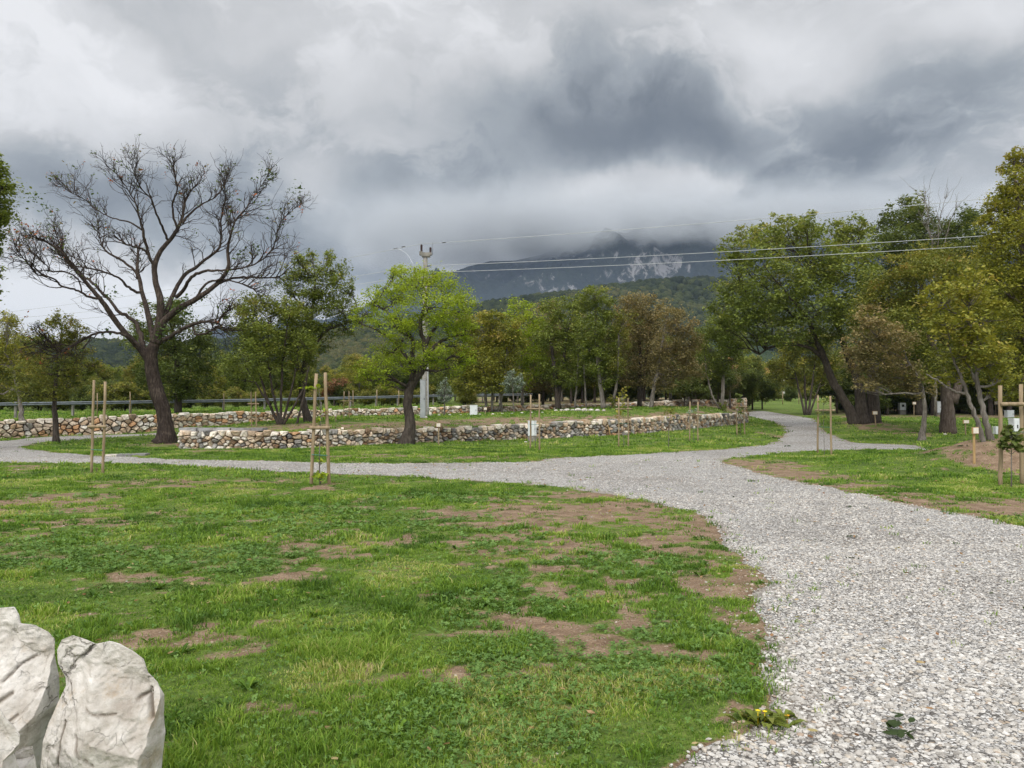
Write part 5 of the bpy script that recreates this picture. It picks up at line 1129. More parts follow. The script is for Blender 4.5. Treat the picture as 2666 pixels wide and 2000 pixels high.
# ------------------------------------------------------------------ foreground boulders
bm = bmesh.new(); bmesh.ops.create_icosphere(bm, subdivisions=6, radius=1); bm.verts.ensure_lookup_table()
S6 = np.array([v.co[:] for v in bm.verts]); F6 = np.array([[v.index for v in f.verts] for f in bm.faces]); bm.free()
bm = bmesh.new(); bmesh.ops.create_icosphere(bm, subdivisions=7, radius=1); bm.verts.ensure_lookup_table()
S7 = np.array([v.co[:] for v in bm.verts]); F7 = np.array([[v.index for v in f.verts] for f in bm.faces]); bm.free()
m, g = newmat('pale limestone')
ge = g.node('ShaderNodeNewGeometry').outputs['Position']
w1_ = g.vmath('ADD', ge, g.vmath('SCALE', g.vmath('SUBTRACT', g.noise(ge, 5, 4, .6, 0, True), (.5, .5, .5)), (0, 0, 0), .22))
cr = g.voro(w1_, 3.4, 'DISTANCE_TO_EDGE', 0); cr2 = g.voro(w1_, 8.5, 'DISTANCE_TO_EDGE', 0)
gate = g.mapr(g.noise(ge, 3.2, 3, .5), .46, .60); gate2 = g.mapr(g.noise(ge, 6.1, 3, .5), .52, .64)
k1 = g.math('MULTIPLY', g.mapr(cr, .016, .003), gate); k2 = g.math('MULTIPLY', g.mapr(cr2, .014, .002), gate2)
crk = g.math('MAXIMUM', g.math('MULTIPLY', k1, .6), g.math('MULTIPLY', k2, .35))
n1 = g.noise(ge, 4.5, 7, .62); n2 = g.noise(ge, 19, 6, .6); n3 = g.noise(ge, 70, 4, .6)
c = g.ramp(n1, [(.28, (.34, .30, .26)), (.44, (.50, .47, .43)), (.58, (.62, .59, .555)), (.75, (.71, .685, .65))])
c = g.mix(1.0, c, g.ramp(n2, [(.3, (.80, .77, .73)), (.6, (1.04, 1.03, 1.02))]), 'MULTIPLY')
c = g.mix(g.mapr(g.noise(ge, 7.5, 5, .7), .56, .70, 0, .5), c, (.36, .27, .17, 1))
c = g.mix(g.mapr(g.noise(ge, 11, 6, .75), .57, .66, 0, .6), c, (.27, .255, .235, 1))
c = g.mix(g.math('MULTIPLY', g.attr('dirt'), .85), c, (.13, .10, .07, 1))
c = g.mix(g.math('MULTIPLY', crk, .6), c, (.12, .095, .075, 1))
h = g.math('ADD', g.math('ADD', g.math('MULTIPLY', n2, .5), g.math('MULTIPLY', n3, .12)), g.math('MULTIPLY', crk, -.55))
finish(g, c, .82, h, .8, .035, .25); M_LIME = m
def boulder(outl, cpx, D, depth, label, seed, rough=1.0, cracks=(), sub=7, npl=15):
    d, FF = (S7, F7) if sub == 7 else (S6, F6)
    C = P(cpx[0], cpx[1], D); an, rd = [], []
    for (ax, ay), (bx, by) in zip(outl, outl[1:] + outl[:1]):
        for s_ in np.linspace(0, 1, 6)[:-1]:
            q = P(ax + (bx - ax) * s_, ay + (by - ay) * s_, D); an.append(math.atan2(q.z - C.z, q.x - C.x)); rd.append(math.hypot(q.x - C.x, q.z - C.z))
    o_ = np.argsort(an); an = np.array(an)[o_]; rd = np.array(rd)[o_]; an = np.concatenate([an - 2 * math.pi, an, an + 2 * math.pi]); rd = np.tile(rd, 3)
    th = np.arctan2(d[:, 2], d[:, 0]); t = np.abs(d[:, 1]); u = np.sqrt(1 - t * t) ** .8; r = np.interp(th, an, rd); RM = np.mean(rd)
    x, z = np.cos(th) * r * u, np.sin(th) * r * u; rr_ = np.random.default_rng(seed)
    Y = (1 - u ** 4.5) ** .42; q = np.stack([x, d[:, 1] * .3, z], -1) + seed
    wob = .10 * (fbm(q[:, 0] * 6, q[:, 2] * 6, q[:, 1], oc=4, seed=seed) - .5)
    for k in range(npl):
        a = rr_.uniform(0, 6.28); sl = rr_.uniform(.15, 1.25) if k > 2 else rr_.uniform(.05, .25); sl *= 1 if math.sin(a) < 0 else .22; c_ = rr_.uniform(.80, 1.12) if k > 2 else rr_.uniform(.82, .92)
        Y = np.minimum(Y, np.clip(c_ + sl * (np.cos(a) * x + np.sin(a) * z) / RM + wob * (1 + k % 3), .02, None) + 9 * (u > .97) * 0)
    Y = np.where(u > .90, np.minimum(Y, (1 - u ** 4.5) ** .42 + 0), Y); sg = np.where(d[:, 1] < 0, -1, 1)
    sc = fbm(q[:, 0] * 10, q[:, 2] * 14, q[:, 1], oc=5, seed=seed + 5, rough=.6); chip = np.abs(fbm(q[:, 0] * 7, q[:, 2] * 8.5, q[:, 1] * 3, oc=4, seed=seed + 7) - .5) * 2
    inr = 1 - u ** 10
    y = np.where(sg > 0, .30, 1.0) * sg * depth * Y + sg * rough * (.034 * (sc - .5) - .006 * np.clip(.08 - chip, 0, 1) / .08) * (.25 + inr)
    jr = 1 + .020 * rough * (fbm(np.cos(th) * 3 + seed, np.sin(th) * 3, y * 12, oc=4, seed=seed + 2) - .5) * 2
    V = np.stack([x * jr, y, z * jr], -1); dirt = .30 * sst(.06, .01, chip) * sst(.52, .62, fbm(q[:, 0] * 4, q[:, 2] * 4, oc=2, seed=seed + 8))
    for line, wd, dp in cracks:
        L_ = [P(a, b, D) for a, b in line]; best = np.full(len(V), 9.0); X, Z = V[:, 0], V[:, 2]
        X = X + .006 * (fbm(q[:, 0] * 22, q[:, 2] * 22, oc=3, seed=seed) - .5); Z = Z + .006 * (fbm(q[:, 0] * 22 + 7, q[:, 2] * 22, oc=3, seed=seed) - .5)
        for a, b in zip(L_[:-1], L_[1:]):
            ax, az, bx, bz = a.x - C.x, a.z - C.z, b.x - C.x, b.z - C.z; tt = np.clip(((X - ax) * (bx - ax) + (Z - az) * (bz - az)) / ((bx - ax) ** 2 + (bz - az) ** 2), 0, 1)
            best = np.minimum(best, np.hypot(X - ax - tt * (bx - ax), Z - az - tt * (bz - az)))
        f = np.exp(-(best / wd) ** 2) * (V[:, 1] < 0); V[:, 1] += f * dp; dirt = np.maximum(dirt, f)
    V[:, 2] += 0; o = mk('boulder', V + np.array(C), FF, M_LIME, attrs={'dirt': dirt}, loc=(C.x, C.y, max(0, C.z - .4)))
    return tag(o, label, 'boulder', 'pale limestone boulders in the near corner')
boulder([(-120, 1340), (-50, 1318), (0, 1316), (31, 1313), (40, 1330), (43, 1349), (76, 1352), (105, 1365), (118, 1380), (118, 1433), (123, 1467), (122, 1520), (106, 1559), (90, 1610), (80, 1670), (60, 1790), (-100, 1800), (-190, 1600), (-170, 1420)], (-20, 1540), 3.0, .24,
        'pale boulder cut by the left edge of the view, left of the tall cracked one', 3, 1.0, [([(38, 1455), (60, 1425), (95, 1408)], .005, .016), ([(0, 1506), (30, 1498), (60, 1478)], .007, .018), ([(20, 1552), (50, 1545), (85, 1515)], .005, .012)])
boulder([(125, 1402), (134, 1381), (157, 1371), (184, 1380), (207, 1391), (236, 1386), (257, 1391), (289, 1407), (310, 1422), (320, 1451), (341, 1472), (353, 1501), (350, 1546), (354, 1585), (346, 1653), (330, 1760), (220, 1800), (120, 1790), (98, 1700), (101, 1650), (109, 1593), (115, 1554), (131, 1512), (145, 1480), (143, 1457), (128, 1441)], (230, 1570), 2.9, .20,
        'tall pale limestone boulder with dark cracks, rightmost of the near boulders', 5, .9, [([(152, 1452), (170, 1425), (206, 1393)], .005, .018), ([(326, 1465), (332, 1500), (346, 1535)], .007, .022), ([(310, 1500), (330, 1490)], .007, .02), ([(203, 1560), (215, 1590), (247, 1615)], .005, .010), ([(215, 1510), (235, 1520), (275, 1523)], .004, .008), ([(165, 1540), (160, 1600), (158, 1630)], .004, .010)])
boulder([(-60, 1530), (0, 1527), (11, 1548), (29, 1567), (43, 1588), (42, 1606), (25, 1630), (34, 1656), (30, 1760), (-50, 1800), (-130, 1700), (-110, 1580)], (-20, 1650), 2.55, .17,
        'small pale boulder low in the near left corner, in front of the others', 7, .9, sub=6)
boulder([(22, 1645), (30, 1625), (45, 1614), (71, 1611), (76, 1640), (80, 1700), (70, 1790), (20, 1800), (10, 1700)], (48, 1700), 2.68, .12,
        'small grey white rock wedged in the gap between the near boulders', 9, .7, sub=6)

# ------------------------------------------------------------------ stakes and saplings
def rod(name, a, b, r, mat, root, r2=None, sides=12, bend=0):
    a, b = np.array(a, float), np.array(b, float); t = np.linspace(0, 1, 7)[:, None]; q = a + (b - a) * t; q[1:-1] += rng.normal(0, bend, (5, 3)) if bend else 0
    V, F = tubes(q[None], np.linspace(r, r2 or r, 7)[None], sides)
    return part(name, V, F, mat, root)
def support(l, rgt, cy, label, dyr=0.0, r=.032, bar=(-7, 7)):
    """l, rgt: (top px, top py, base px, base py) of the two stakes; cy: height of the cross bar"""
    b1, b2 = G(l[2], l[3]), G(rgt[2], rgt[3]); D = (b1.y + b2.y) / 2; root = empty('tree_support', Vector(((b1.x + b2.x) / 2, D, hz((b1.x + b2.x) / 2, D))), label, 'tree support', 'wooden supports of young trees')
    E = []
    for q, b in ((l, b1), (rgt, b2)):
        t = P(q[0], q[1], b.y); E.append((b, t)); rod('stake', (b.x, b.y, b.z - .15), t, r, M_WOOD, root, r * .92, bend=.004)
    def at(e, py):
        b, t = e; k = (CAMZ + (HZ - py) / FPX * b.y - b.z) / (t.z - b.z); return b + (t - b) * k
    A, B = at(E[0], cy), at(E[1], cy); k = D / FPX; off = Vector((0, -r * 1.9, 0)); A = A + off + Vector((bar[0] * k, 0, 0)); B = B + off + Vector((bar[1] * k, 0, 0))
    rod('crossbar', A, B, r * 1.0, M_WOOD, root); A2, B2 = at(E[0], cy + 60 * 15 / D), at(E[1], cy + 62 * 15 / D)
    rod('tie', A2 + off * .8, B2 + off * .8, .009, M_TIE, root, sides=6)
    return root
def sapling(label, pts, leaves, leaf, D=None, r=.011, s=.07, seed=1):
    """pts: px,py from the foot; leaves: (px, py, rx, ry, n)"""
    r_ = np.random.default_rng(seed); b = G(*pts[0]); D = D or b.y; b = Vector((P(pts[0][0], HZ, D).x, D, 0)); b.z = hz(b.x, D); k = D / FPX
    root = empty('sapling', b, label, 'sapling', 'young planted trees'); q = smooth_path([tuple(P(a, c, D)) for a, c in pts], 10); q[0, 2] = b.z - .05; acc = Acc()
    acc.add(*tubes(q[None], np.linspace(r, r * .4, 10)[None], 6)); LV = Acc()
    for px, py, rx, ry, n in leaves:
        c = np.array(P(px, py, D)); j = int(np.argmin(np.linalg.norm(q - c, axis=1))); j = max(0, j - 1); C = c + r_.normal(0, .5, (n, 3)) * np.array([rx * k, rx * k, ry * k])
        t = np.linspace(0, 1, 5)[:, None]; e = c + r_.normal(0, .3, 3) * rx * k; w_ = q[j] + (e - q[j]) * t; acc.add(*tubes(w_[None], np.linspace(r * .5, r * .2, 5)[None], 4))
        V, F = leaf_cards(C, s, r_, .6, .75); LV.add(V, F, tint=np.repeat(np.clip(r_.normal(.5, .22, n), 0, 1), 4))
    V, F, _ = acc.out(); part('trunk', V, F, BK_GREY, root); V, F, A = LV.out(); part('crown', V, F, LF[leaf], root, attrs=A); return root
support((203, 821, 197.4, 1021), (227, 824, 222, 1022), 921, 'two wooden stakes with a low crossbar standing alone left of the bare oak')
support((707 / 3.81 + 497.6, 807, 671, 1048), (702.5, 804.7, 711.5, 1047), 923.6, 'two tall converging stakes holding a thin sapling at the near side of the gravel', r=.036)
support((1146, 852.7, 1145, 969.5), (1164.5, 851, 1165, 973), 883, 'pair of stakes standing right in front of the white meter cabinet')
support((1336, 859, 1336, 965.6), (1356, 860, 1357, 964), 883, 'pair of stakes around a sapling with yellowing leaves before the long wall', r=.028)
support((1490, 867, 1489, 952), (1507, 867, 1507, 955), 897, 'pair of stakes around a pale leaved sapling near the far end of the long wall', r=.03)
support((1588.6, 860, 1592, 939), (1605, 863, 1608, 939), 878.5, 'pair of stakes at the far right end of the long wall')
support((1766, 854, 1766, 979), (1793, 855, 1795, 982), 886, 'pair of stakes where the narrow right branch leaves the gravel path')
support((2159.6, 832.6, 2160.5, 1048), (2204.6, 829.7, 2207, 1045), 872.8, 'heavy pair of stakes with a high crossbar at the right edge beside the earth heap', r=.04, bar=(-2, 30))
support((542, 846, 543, 921), (552, 846, 554, 921), 872, 'small pair of stakes before the orange wall left of the leaning green tree', r=.026)
support((743, 845, 742, 904), (753.5, 845, 754, 904), 866, 'small pair of stakes before the orange wall right of the leaning green tree', r=.026)
sapling('thin sapling with a few pale leaves at its top tied between the tall converging stakes', [(691, 1048), (689, 980), (692, 930), (694, 868)], [(668, 838, 12, 5, 22), (690, 833, 7, 4, 8), (686, 1028, 14, 8, 40), (700, 1025, 8, 6, 18), (694, 995, 5, 5, 10), (685, 905, 5, 8, 8), (700, 890, 5, 8, 6)], 'bright', r=.015, s=.085, seed=1)
sapling('tiny sprig at the foot of the lone stakes left of the bare oak', [(209, 1021), (209, 1012)], [(209, 1013, 3, 4, 8)], 'brown', s=.05, seed=2)
sapling('thin sapling in front of the white meter cabinet', [(1156, 970), (1155, 930), (1155, 890)], [(1156, 945, 5, 8, 10), (1155, 905, 5, 6, 10)], 'mid', s=.06, seed=3)
sapling('sapling with yellow brown leaves rising above its stakes', [(1347, 965), (1346, 920), (1345, 880), (1343, 845)], [(1341, 848, 8, 7, 26), (1352, 838, 6, 4, 14), (1336, 862, 7, 6, 20), (1350, 858, 6, 8, 16), (1340, 893, 12, 8, 40), (1333, 903, 7, 4, 14), (1345, 875, 6, 8, 16)], 'gold', s=.09, seed=4)
sapling('sapling with pale drooping leaves tied to the crossbar of its stakes', [(1498, 954), (1497, 920), (1495, 895)], [(1494, 888, 10, 5, 26), (1503, 884, 6, 5, 16), (1488, 893, 6, 3, 12), (1500, 930, 4, 8, 8)], 'silver', s=.09, seed=5)
sapling('unstaked olive brown sapling with a round crown by the long wall', [(1443.5, 968), (1444, 930), (1445, 905)], [(1445, 893, 17, 11, 90), (1438, 885, 9, 6, 30), (1453, 887, 9, 6, 30)], 'olive', r=.016, s=.07, seed=6)
sapling('maple sapling with dark green leaves at the far end of the long wall', [(1599, 940), (1598, 900), (1597, 858)], [(1596, 853, 10, 5, 40), (1598, 865, 10, 8, 50), (1600, 885, 9, 8, 50), (1600, 893, 7, 4, 20), (1598, 928, 6, 8, 24)], 'dark', s=.12, seed=7)
sapling('slender sapling with feathery leaves around its crossbar near the path fork', [(1780, 981), (1779, 930), (1777, 890), (1778, 862)], [(1775, 866, 14, 5, 50), (1790, 862, 8, 5, 24), (1768, 892, 5, 5, 12), (1779, 898, 10, 6, 40), (1784, 856, 10, 3, 20)], 'mid', s=.06, seed=8)
sapling('broad leaved maple sapling growing between the heavy stakes at the right edge', [(2183.7, 1052), (2184, 1000), (2183, 960), (2184, 925)], [(2180, 935, 16, 9, 60), (2168, 950, 12, 7, 45), (2195, 948, 14, 8, 55), (2182, 965, 20, 7, 70), (2205, 967, 9, 7, 30), (2178, 920, 8, 6, 20), (2166, 962, 8, 5, 22)], 'dark', r=.014, s=.095, seed=9)
sapling('small young tree with green brown leaves before the orange wall', [(748, 905), (748, 880)], [(747, 868, 14, 8, 50), (742, 878, 10, 5, 24)], 'olive', s=.08, seed=10)

# ------------------------------------------------------------------ sign posts
def sign(px, top, base, wpx, hpx, label, lean=0, mat=None, rot=.0):
    b = G(px + lean, base); D = b.y; k = D / FPX; root = empty('sign_post', b, label, 'sign post', 'small wooden marker posts'); t = P(px, top, D)
    rod('post', (b.x, b.y, b.z - .1), (t.x, t.y + .02, t.z - .01), .030 if wpx > 7 else .024, mat or M_WOOD, root)
    c = Vector((t.x, t.y - .035, t.z - hpx * k * .45)); w_, h_ = max(.06, wpx * k / 2), max(.05, hpx * k / 2)
    bbox_mesh('board', (c.x, c.y, c.z), (w_, .022, h_), M_WOODN, root, rot, .004)
    ca, sa = math.cos(rot), math.sin(rot); f = (c.x + sa * .026, c.y - ca * .026, c.z)
    bbox_mesh('sign_face', f, (w_ * .82, .004, h_ * .80), M_BOARD, root, rot, .001)
    return root
sign(2103.6, 923, 1003, 15, 15, 'nearest wooden post with a square white marker box, left of the earth heap', mat=M_WOODN, rot=.18)
sign(2084.9, 907, 940, 14, 8, 'small white marker on a thin post between the old trunk and the leaning twin trunk', rot=.1)
sign(1888.7, 888, 923, 11, 8, 'small white marker on a post at the foot of the great oak', lean=3)
sign(1973.5, 868, 897, 8, 6, 'tiny white marker far back between the great oak and the old trunk')
sign(2150, 867, 895, 8, 7, 'tiny white marker in the dark wood behind the leaning twin trunk')
sign(947, 913.6, 960, 10, 9, 'white topped marker post at the long wall just right of the crooked tree')
sign(1310, 905, 941, 6, 7, 'thin white topped marker post leaning against the long wall', lean=9, mat=M_WOODN)
sign(740, 923, 959, 4, 4, 'slanting yellow marker post against the long wall behind the tall stakes', lean=7, mat=M_WOODN)
sign(1048, 880, 895, 7, 6, 'brown marker post right of the low white box on the terrace')
sign(724.6, 893, 911, 6, 7, 'weathered board marker before the orange wall, right of the tall stakes', mat=M_WOOD)
sign(892, 886, 903, 5, 5, 'weathered board marker close to the concrete pole on the terrace')

# ------------------------------------------------------------------ cabinets
def cabinet(px, top, base, wpx, label, plinth=.22, mat=None, D=None, doors=1, rot=0.0, meter=False):
    b = GD(px, D) if D else G(px, base); D = b.y; k = D / FPX; root = empty('utility_cabinet', b, label, 'utility cabinet', 'utility cabinets', rot); w_ = wpx * k / 2; zt_ = CAMZ + (HZ - top) / FPX * D; H = zt_ - b.z; dp = max(.12, w_ * .7); ph = H * plinth
    mat = mat or M_WHITE
    def bx(n, c, h, m_, p=root, bv=.008): 
        me_root = p; o = bbox_mesh(n, Vector(c) + root.location, h, m_, root, 0, bv)
        if p is not root: o.parent = p
        return o
    if ph > 0: bx('plinth', (0, 0, ph / 2 - .05), (w_ * 1.02, dp * 1.02, ph / 2 + .05), M_CONC)
    bx('body', (0, 0, ph + (H - ph) / 2), (w_, dp, (H - ph) / 2 - .02), mat)
    bx('lid', (0, 0, H - .015), (w_ * 1.06, dp * 1.08, .022), mat)
    for i in range(doors):
        dw = w_ * .92 / doors; cx_ = (-w_ * .92 + dw * (2 * i + 1)); d = bx('door', (cx_, -dp - .006, ph + (H - ph) * .5), (dw * .95, .008, (H - ph) * .44), mat, bv=.004)
        bx('handle', (cx_ + dw * .7, -dp - .022, ph + (H - ph) * .5), (.012, .012, .045), M_BLK, d, .002)
    if meter: bx('window', (0, -dp - .018, ph + (H - ph) * .62), (w_ * .4, .004, w_ * .4), M_BLK, bv=.002)
    return root
cabinet(1149, 909, 953, 18, 'white meter cabinet on a concrete foot against the long wall behind two stakes', .24)
cabinet(1022.8, 875, 897, 16, 'plain low white box standing on the terrace before the shaded wall', 0)
cabinet(913, 820, 903, 11, 'tall narrow light grey cabinet right beside the concrete pole', 0, mat=M_GREYP)
cabinet(1947.6, 870, 895, 13, 'white cabinet with a small dark window on the grass right of the great oak', .35, meter=True)
cabinet(2024, 867, 896, 13, 'white cabinet on a pale plinth half hidden by the old dark trunk', .15)
cabinet(2191.7, 904, 945, 17, 'light grey double door cabinet behind the heavy stakes at the right edge', .18, doors=2)
cabinet(2179, 886, 903, 15, 'grey cabinet farther back in the wood near the right edge', .05, mat=M_GREYP)
cabinet(2150, 921, 940, 7, 'small pale box on the grass right of the leaning twin trunk', .1)

# ------------------------------------------------------------------ concrete pole and power lines
PX, PD_ = 918.5, 45.0
b = GD(PX, PD_); root = empty('utility_pole', b, 'tapered grey concrete power pole with brown insulators rising behind the yellow green tree', 'utility pole')
kx = PD_ / FPX; top = P(PX, 556, PD_); q = np.array([(b.x, b.y, b.z - .4), (b.x, b.y, b.z), (top.x, top.y, top.z)])
part('pole', *tubes(q[None], np.array([[.225, .22, .125]]), 14), M_CONC, root)
acc = Acc(); c = P(919, 550, PD_)
acc.box((c.x, c.y, c.z + .04), (.36, .13, .075)); acc.box((c.x + .02, c.y, c.z - .09), (.24, .16, .05)); acc.box((c.x - .27, c.y, c.z + .13), (.09, .12, .05))
V, F, _ = acc.out(); part('head', V, F, M_CONC, root, smooth=False)
A_, B_ = P(890, 594, PD_ + .5), P(948, 604, PD_ - .5); d_ = (B_ - A_); acc = Acc(); acc.box(((A_.x + B_.x) / 2, PD_, (A_.z + B_.z) / 2 - .05), (d_.x / 2, .09, .08)); V, F, _ = acc.out(); part('crossarm', V, F, M_CONC, root, smooth=False)
def insulator(px, y0, y1, dy=0):
    a, t = P(px, y1, PD_ + dy), P(px, y0, PD_ + dy); n = 6; pts, rad = [], []
    for i in range(n):
        z0 = a.z + (t.z - a.z) * i / n; z1 = a.z + (t.z - a.z) * (i + .55) / n
        pts += [(a.x, a.y, z0), (a.x, a.y, z0 + .004), (a.x, a.y, z1), (a.x, a.y, z1 + .004)]; rad += [.045, .078, .072, .045]
    pts.append((a.x, a.y, t.z)); rad.append(.03); part('insulator', *tubes(np.array(pts)[None], np.array(rad)[None], 12), M_CER, root, smooth=False)
for a_ in ((910, 528, 543, 0), (929.5, 534, 547, 0), (895.5, 577, 592, .4), (903, 580, 594, .3), (935, 588, 601, -.3), (943, 589, 603, -.4)): insulator(*a_)
rod('lightning_rod', P(934, 551, PD_), P(934.5, 520, PD_), .012, M_BLK, root, .005, 6)
rod('cable_duct', (b.x + .17, b.y - .12, b.z + .0), (b.x + .12, b.y - .10, b.z + 4.6), .035, M_WIRE, root)
def wire(label, pole, right, left, clamps, extra=None):
    p0 = P(pole[0], pole[1], PD_ + pole[2]); root = empty('power_line', p0, label, 'power line', 'power lines of the concrete pole'); acc = Acc()
    for (px, py, D), ext, sag in ((right, 2.0, .42), (left, 1.35, .6)):
        e = P(px, py, D); e = p0 + (e - p0) * ext; t = np.linspace(0, 1, 40)[:, None]; q = np.array(p0) + (np.array(e) - np.array(p0)) * t; q[:, 2] -= (4 * t * (1 - t))[:, 0] * sag; e_ = 0
        acc.add(*tubes(q[None], np.full((1, 40), .0135), 6))
    if extra is not None:
        q = smooth_path([tuple(P(a, b_, PD_ + c_)) for a, b_, c_ in extra], 14); acc.add(*tubes(q[None], np.full((1, 14), .013), 6))
    V, F, _ = acc.out(); part('conductor', V, F, M_WIRE, root)
    for a, b_, c_ in clamps:
        rod('clamp', P(a - 4, b_ + .4, PD_ + c_), P(a + 4, b_ - .4, PD_ + c_), .03, M_BLK, root, sides=8)
wire('topmost power line over the concrete pole', (909, 527, 0), (2120, 410, 34), (12, 664, 74), [(854, 537, 3.2), (871, 533, 2.1), (959, 524, -.6)], [(854, 537, 3.2), (872, 542, 2.6), (884, 555, 1.6), (893, 574, .5)])
wire('middle power line at the concrete pole', (900, 575, .3), (2120, 490, 34.6), (40, 675, 68), [(849, 582, 3), (926, 574.5, -.3)])
wire('lowest power line at the concrete pole', (940, 588, -.3), (2120, 511, 34.9), (65, 686, 68), [(977, 587, -.6)])

# ------------------------------------------------------------------ road barrier
RL = [(-330, 876, 42), (-120, 875, 44), (0, 873, 46), (300, 868.5, 49), (500, 865.5, 52), (750, 859.5, 57), (944, 855, 62), (1078, 853, 66), (1150, 852, 69)]
RP = np.array([tuple(P(a, b_, D)) for a, b_, D in RL]); q = smooth_path(RP, 60)
root = empty('guardrail', Vector((q[20, 0], q[20, 1], hz(q[20, 0], q[20, 1]))), 'long galvanised steel road barrier running behind the orange wall', 'guardrail')
prof = [(-.02, .10), (.04, .07), (.04, .035), (-.01, .0), (.04, -.035), (.04, -.07), (-.02, -.10), (-.035, -.10), (-.02, 0), (-.035, .10)]
V = np.array([[(p_[0], p_[1] - a, p_[2] + z_) for a, z_ in prof] for p_ in q]).reshape(-1, 3); n = len(prof); F = [(i * n + j, i * n + (j + 1) % n, (i + 1) * n + (j + 1) % n, (i + 1) * n + j) for i in range(len(q) - 1) for j in range(n)]
part('rail', V, np.array(F), M_GALV, root, smooth=False)
for px in (-300, -180, -70, 31, 155, 279.5, 381, 481, 570, 660, 756, 811, 858, 935, 1010, 1078, 1130):
    rx_ = np.interp(px, [a for a, _, _ in RL], [D for *_, D in RL]); ry = np.interp(px, [a for a, _, _ in RL], [b_ for _, b_, _ in RL]); c = P(px, ry, rx_); z0 = hz(c.x, rx_ + .15)
    bbox_mesh('post', (c.x, rx_ + .13, (z0 - .1 + c.z + .14) / 2), (.055, .075, (c.z + .14 - z0 + .1) / 2), M_CONC, root, 0, .006)
for i, (px, ty, by, lb) in enumerate(((210, 848.8, 892, 'thin upright stake behind the orange wall left of the bare oak trunk'), (281, 846, 889, 'thin upright stake close to a barrier post left of the bare oak trunk'), (365, 848, 888, 'thin upright stake just right of the bare oak trunk'), (483, 850, 885, 'thin upright stake left of the multi stemmed tree'), (657, 847, 882, 'thin upright stake behind the tall converging stakes'), (762, 843, 878, 'thin upright stake beside a barrier post left of the crooked tree'), (813.5, 841.4, 876, 'thin upright stake touching the barrier left of the crooked tree'), (861, 841, 876, 'thin upright stake hard behind the crooked tree'))):
    D = float(np.interp(px, [a for a, _, _ in RL], [D for *_, D in RL])) - 1.0; p_ = GD(px, D); t_ = P(px, ty, D); V, F = tubes(np.array([(p_.x, D, p_.z - .1), (t_.x + .02, D, (p_.z + t_.z) / 2), (t_.x, D, t_.z)])[None], np.full((1, 3), .032), 8)
    tag(mk('wooden_stake', V, F, M_WOOD, loc=tuple(p_)), lb, 'stake', 'thin stakes along the road barrier')

# ------------------------------------------------------------------ loose rocks, slab, dandelion
rr = random.Random(3)
ROCKS = [(905, 900, 9, 'white rock left of the foot of the grey cabinet'), (917, 903, 11, 'flat white rock in front of the concrete pole'), (930, 899, 10, 'white rock right of the foot of the concrete pole')]
for i, px in enumerate(range(950, 1190, 22)): ROCKS.append((px + rr.uniform(-4, 4), np.interp(px, [946, 1078, 1190], [898, 895, 891]), rr.uniform(5, 8), 'small white rock on the terrace crest ' + min(MARKS, key=lambda q: abs(q[0] - px))[1]))
for i, (px, s) in enumerate(((1200, 8), (1213, 10), (1224, 13), (1236, 10), (1248, 15), (1262, 14), (1276, 12), (1290, 10), (1304, 8))): ROCKS.append((px, 888, s, ('leftmost', 'second', 'third', 'fourth', 'middle and largest', 'sixth', 'seventh', 'eighth', 'rightmost')[i] + ' pale rock of the heaped row on the terrace, counted from left'))
ROCKS += [(352, 957, 6, 'small white stone at the foot of the bare oak'), (1135, 956, 7, 'pale stone at the foot of the white meter cabinet'), (2040, 939, 7, 'white stone at the foot of the old dark trunk'), (1556, 1018, 0, '')]
RN = [r_[3] for r_ in ROCKS]; seen = {}
for px, py, s, lb in ROCKS:
    if s == 0: continue
    if RN.count(lb) == 2: seen[lb] = seen.get(lb, 0) + 1; lb += (', left of two', ', right of two')[seen[lb] - 1]
    p_ = G(px, py); k = p_.y / FPX; w_ = s * k / 1.9
    V = SPH * (1 + .42 * (fbm(SPH[:, 0] * 1.6 + px, SPH[:, 1] * 1.6, SPH[:, 2] * 1.6, oc=3, seed=int(px)) - .5)[:, None]) * np.array([w_, w_ * .8, w_ * .55]) + np.array([p_.x, p_.y, p_.z + w_ * .3])
    tag(mk('rock', V, SPF, M_LIME, attrs={'dirt': np.zeros(nv)}, smooth=False, loc=tuple(p_)), lb, 'rock', 'white rocks along the terrace' if 'terrace' in lb else None)
p_ = G(288, 984); acc = Acc(); acc.box((p_.x, p_.y, p_.z + .03), (.42, .3, .035), .2, col=np.array((.2, .2, .2))); acc.box((p_.x - .55, p_.y - .1, p_.z + .02), (.22, .16, .03), -.3, col=np.array((.5, .47, .42)))
V, F, A = acc.out(); tag(mk('stone_slab', V, F, MAT_STONE, attrs=A, smooth=False, loc=tuple(p_)), 'flat grey stone slab lying in the grass before the bare oak', 'stone slab')
p_ = G(1655, 1565); root = empty('dandelion', p_, 'leafy dandelion with yellow flowers on the gravel edge in front', 'dandelion'); r_ = np.random.default_rng(3)
LV = Acc()
for i in range(46):
    a = r_.uniform(0, 6.28); L = r_.uniform(.06, .13); h_ = r_.uniform(.02, .07); u = np.array([math.cos(a), math.sin(a), 0]); v = np.array([-u[1], u[0], 0]); b0 = np.array(p_) + u * .01 + np.array([r_.normal(0, .035) * 1.6, r_.normal(0, .03), .0])
    P5 = [b0 - v * .004, b0 + v * .004, b0 + u * L * .35 + v * .012 + [0, 0, h_ * .8], b0 + u * L * .7 + v * .018 + [0, 0, h_], b0 + u * L + [0, 0, h_ * .7], b0 + u * L * .7 - v * .018 + [0, 0, h_], b0 + u * L * .35 - v * .012 + [0, 0, h_ * .8]]
    LV.add(P5, np.arange(7)[None], tint=np.clip(r_.normal(.45, .2), 0, 1))
V, F, A = LV.out(); part('leaves', V, F, LF['mid'], root, attrs=A)
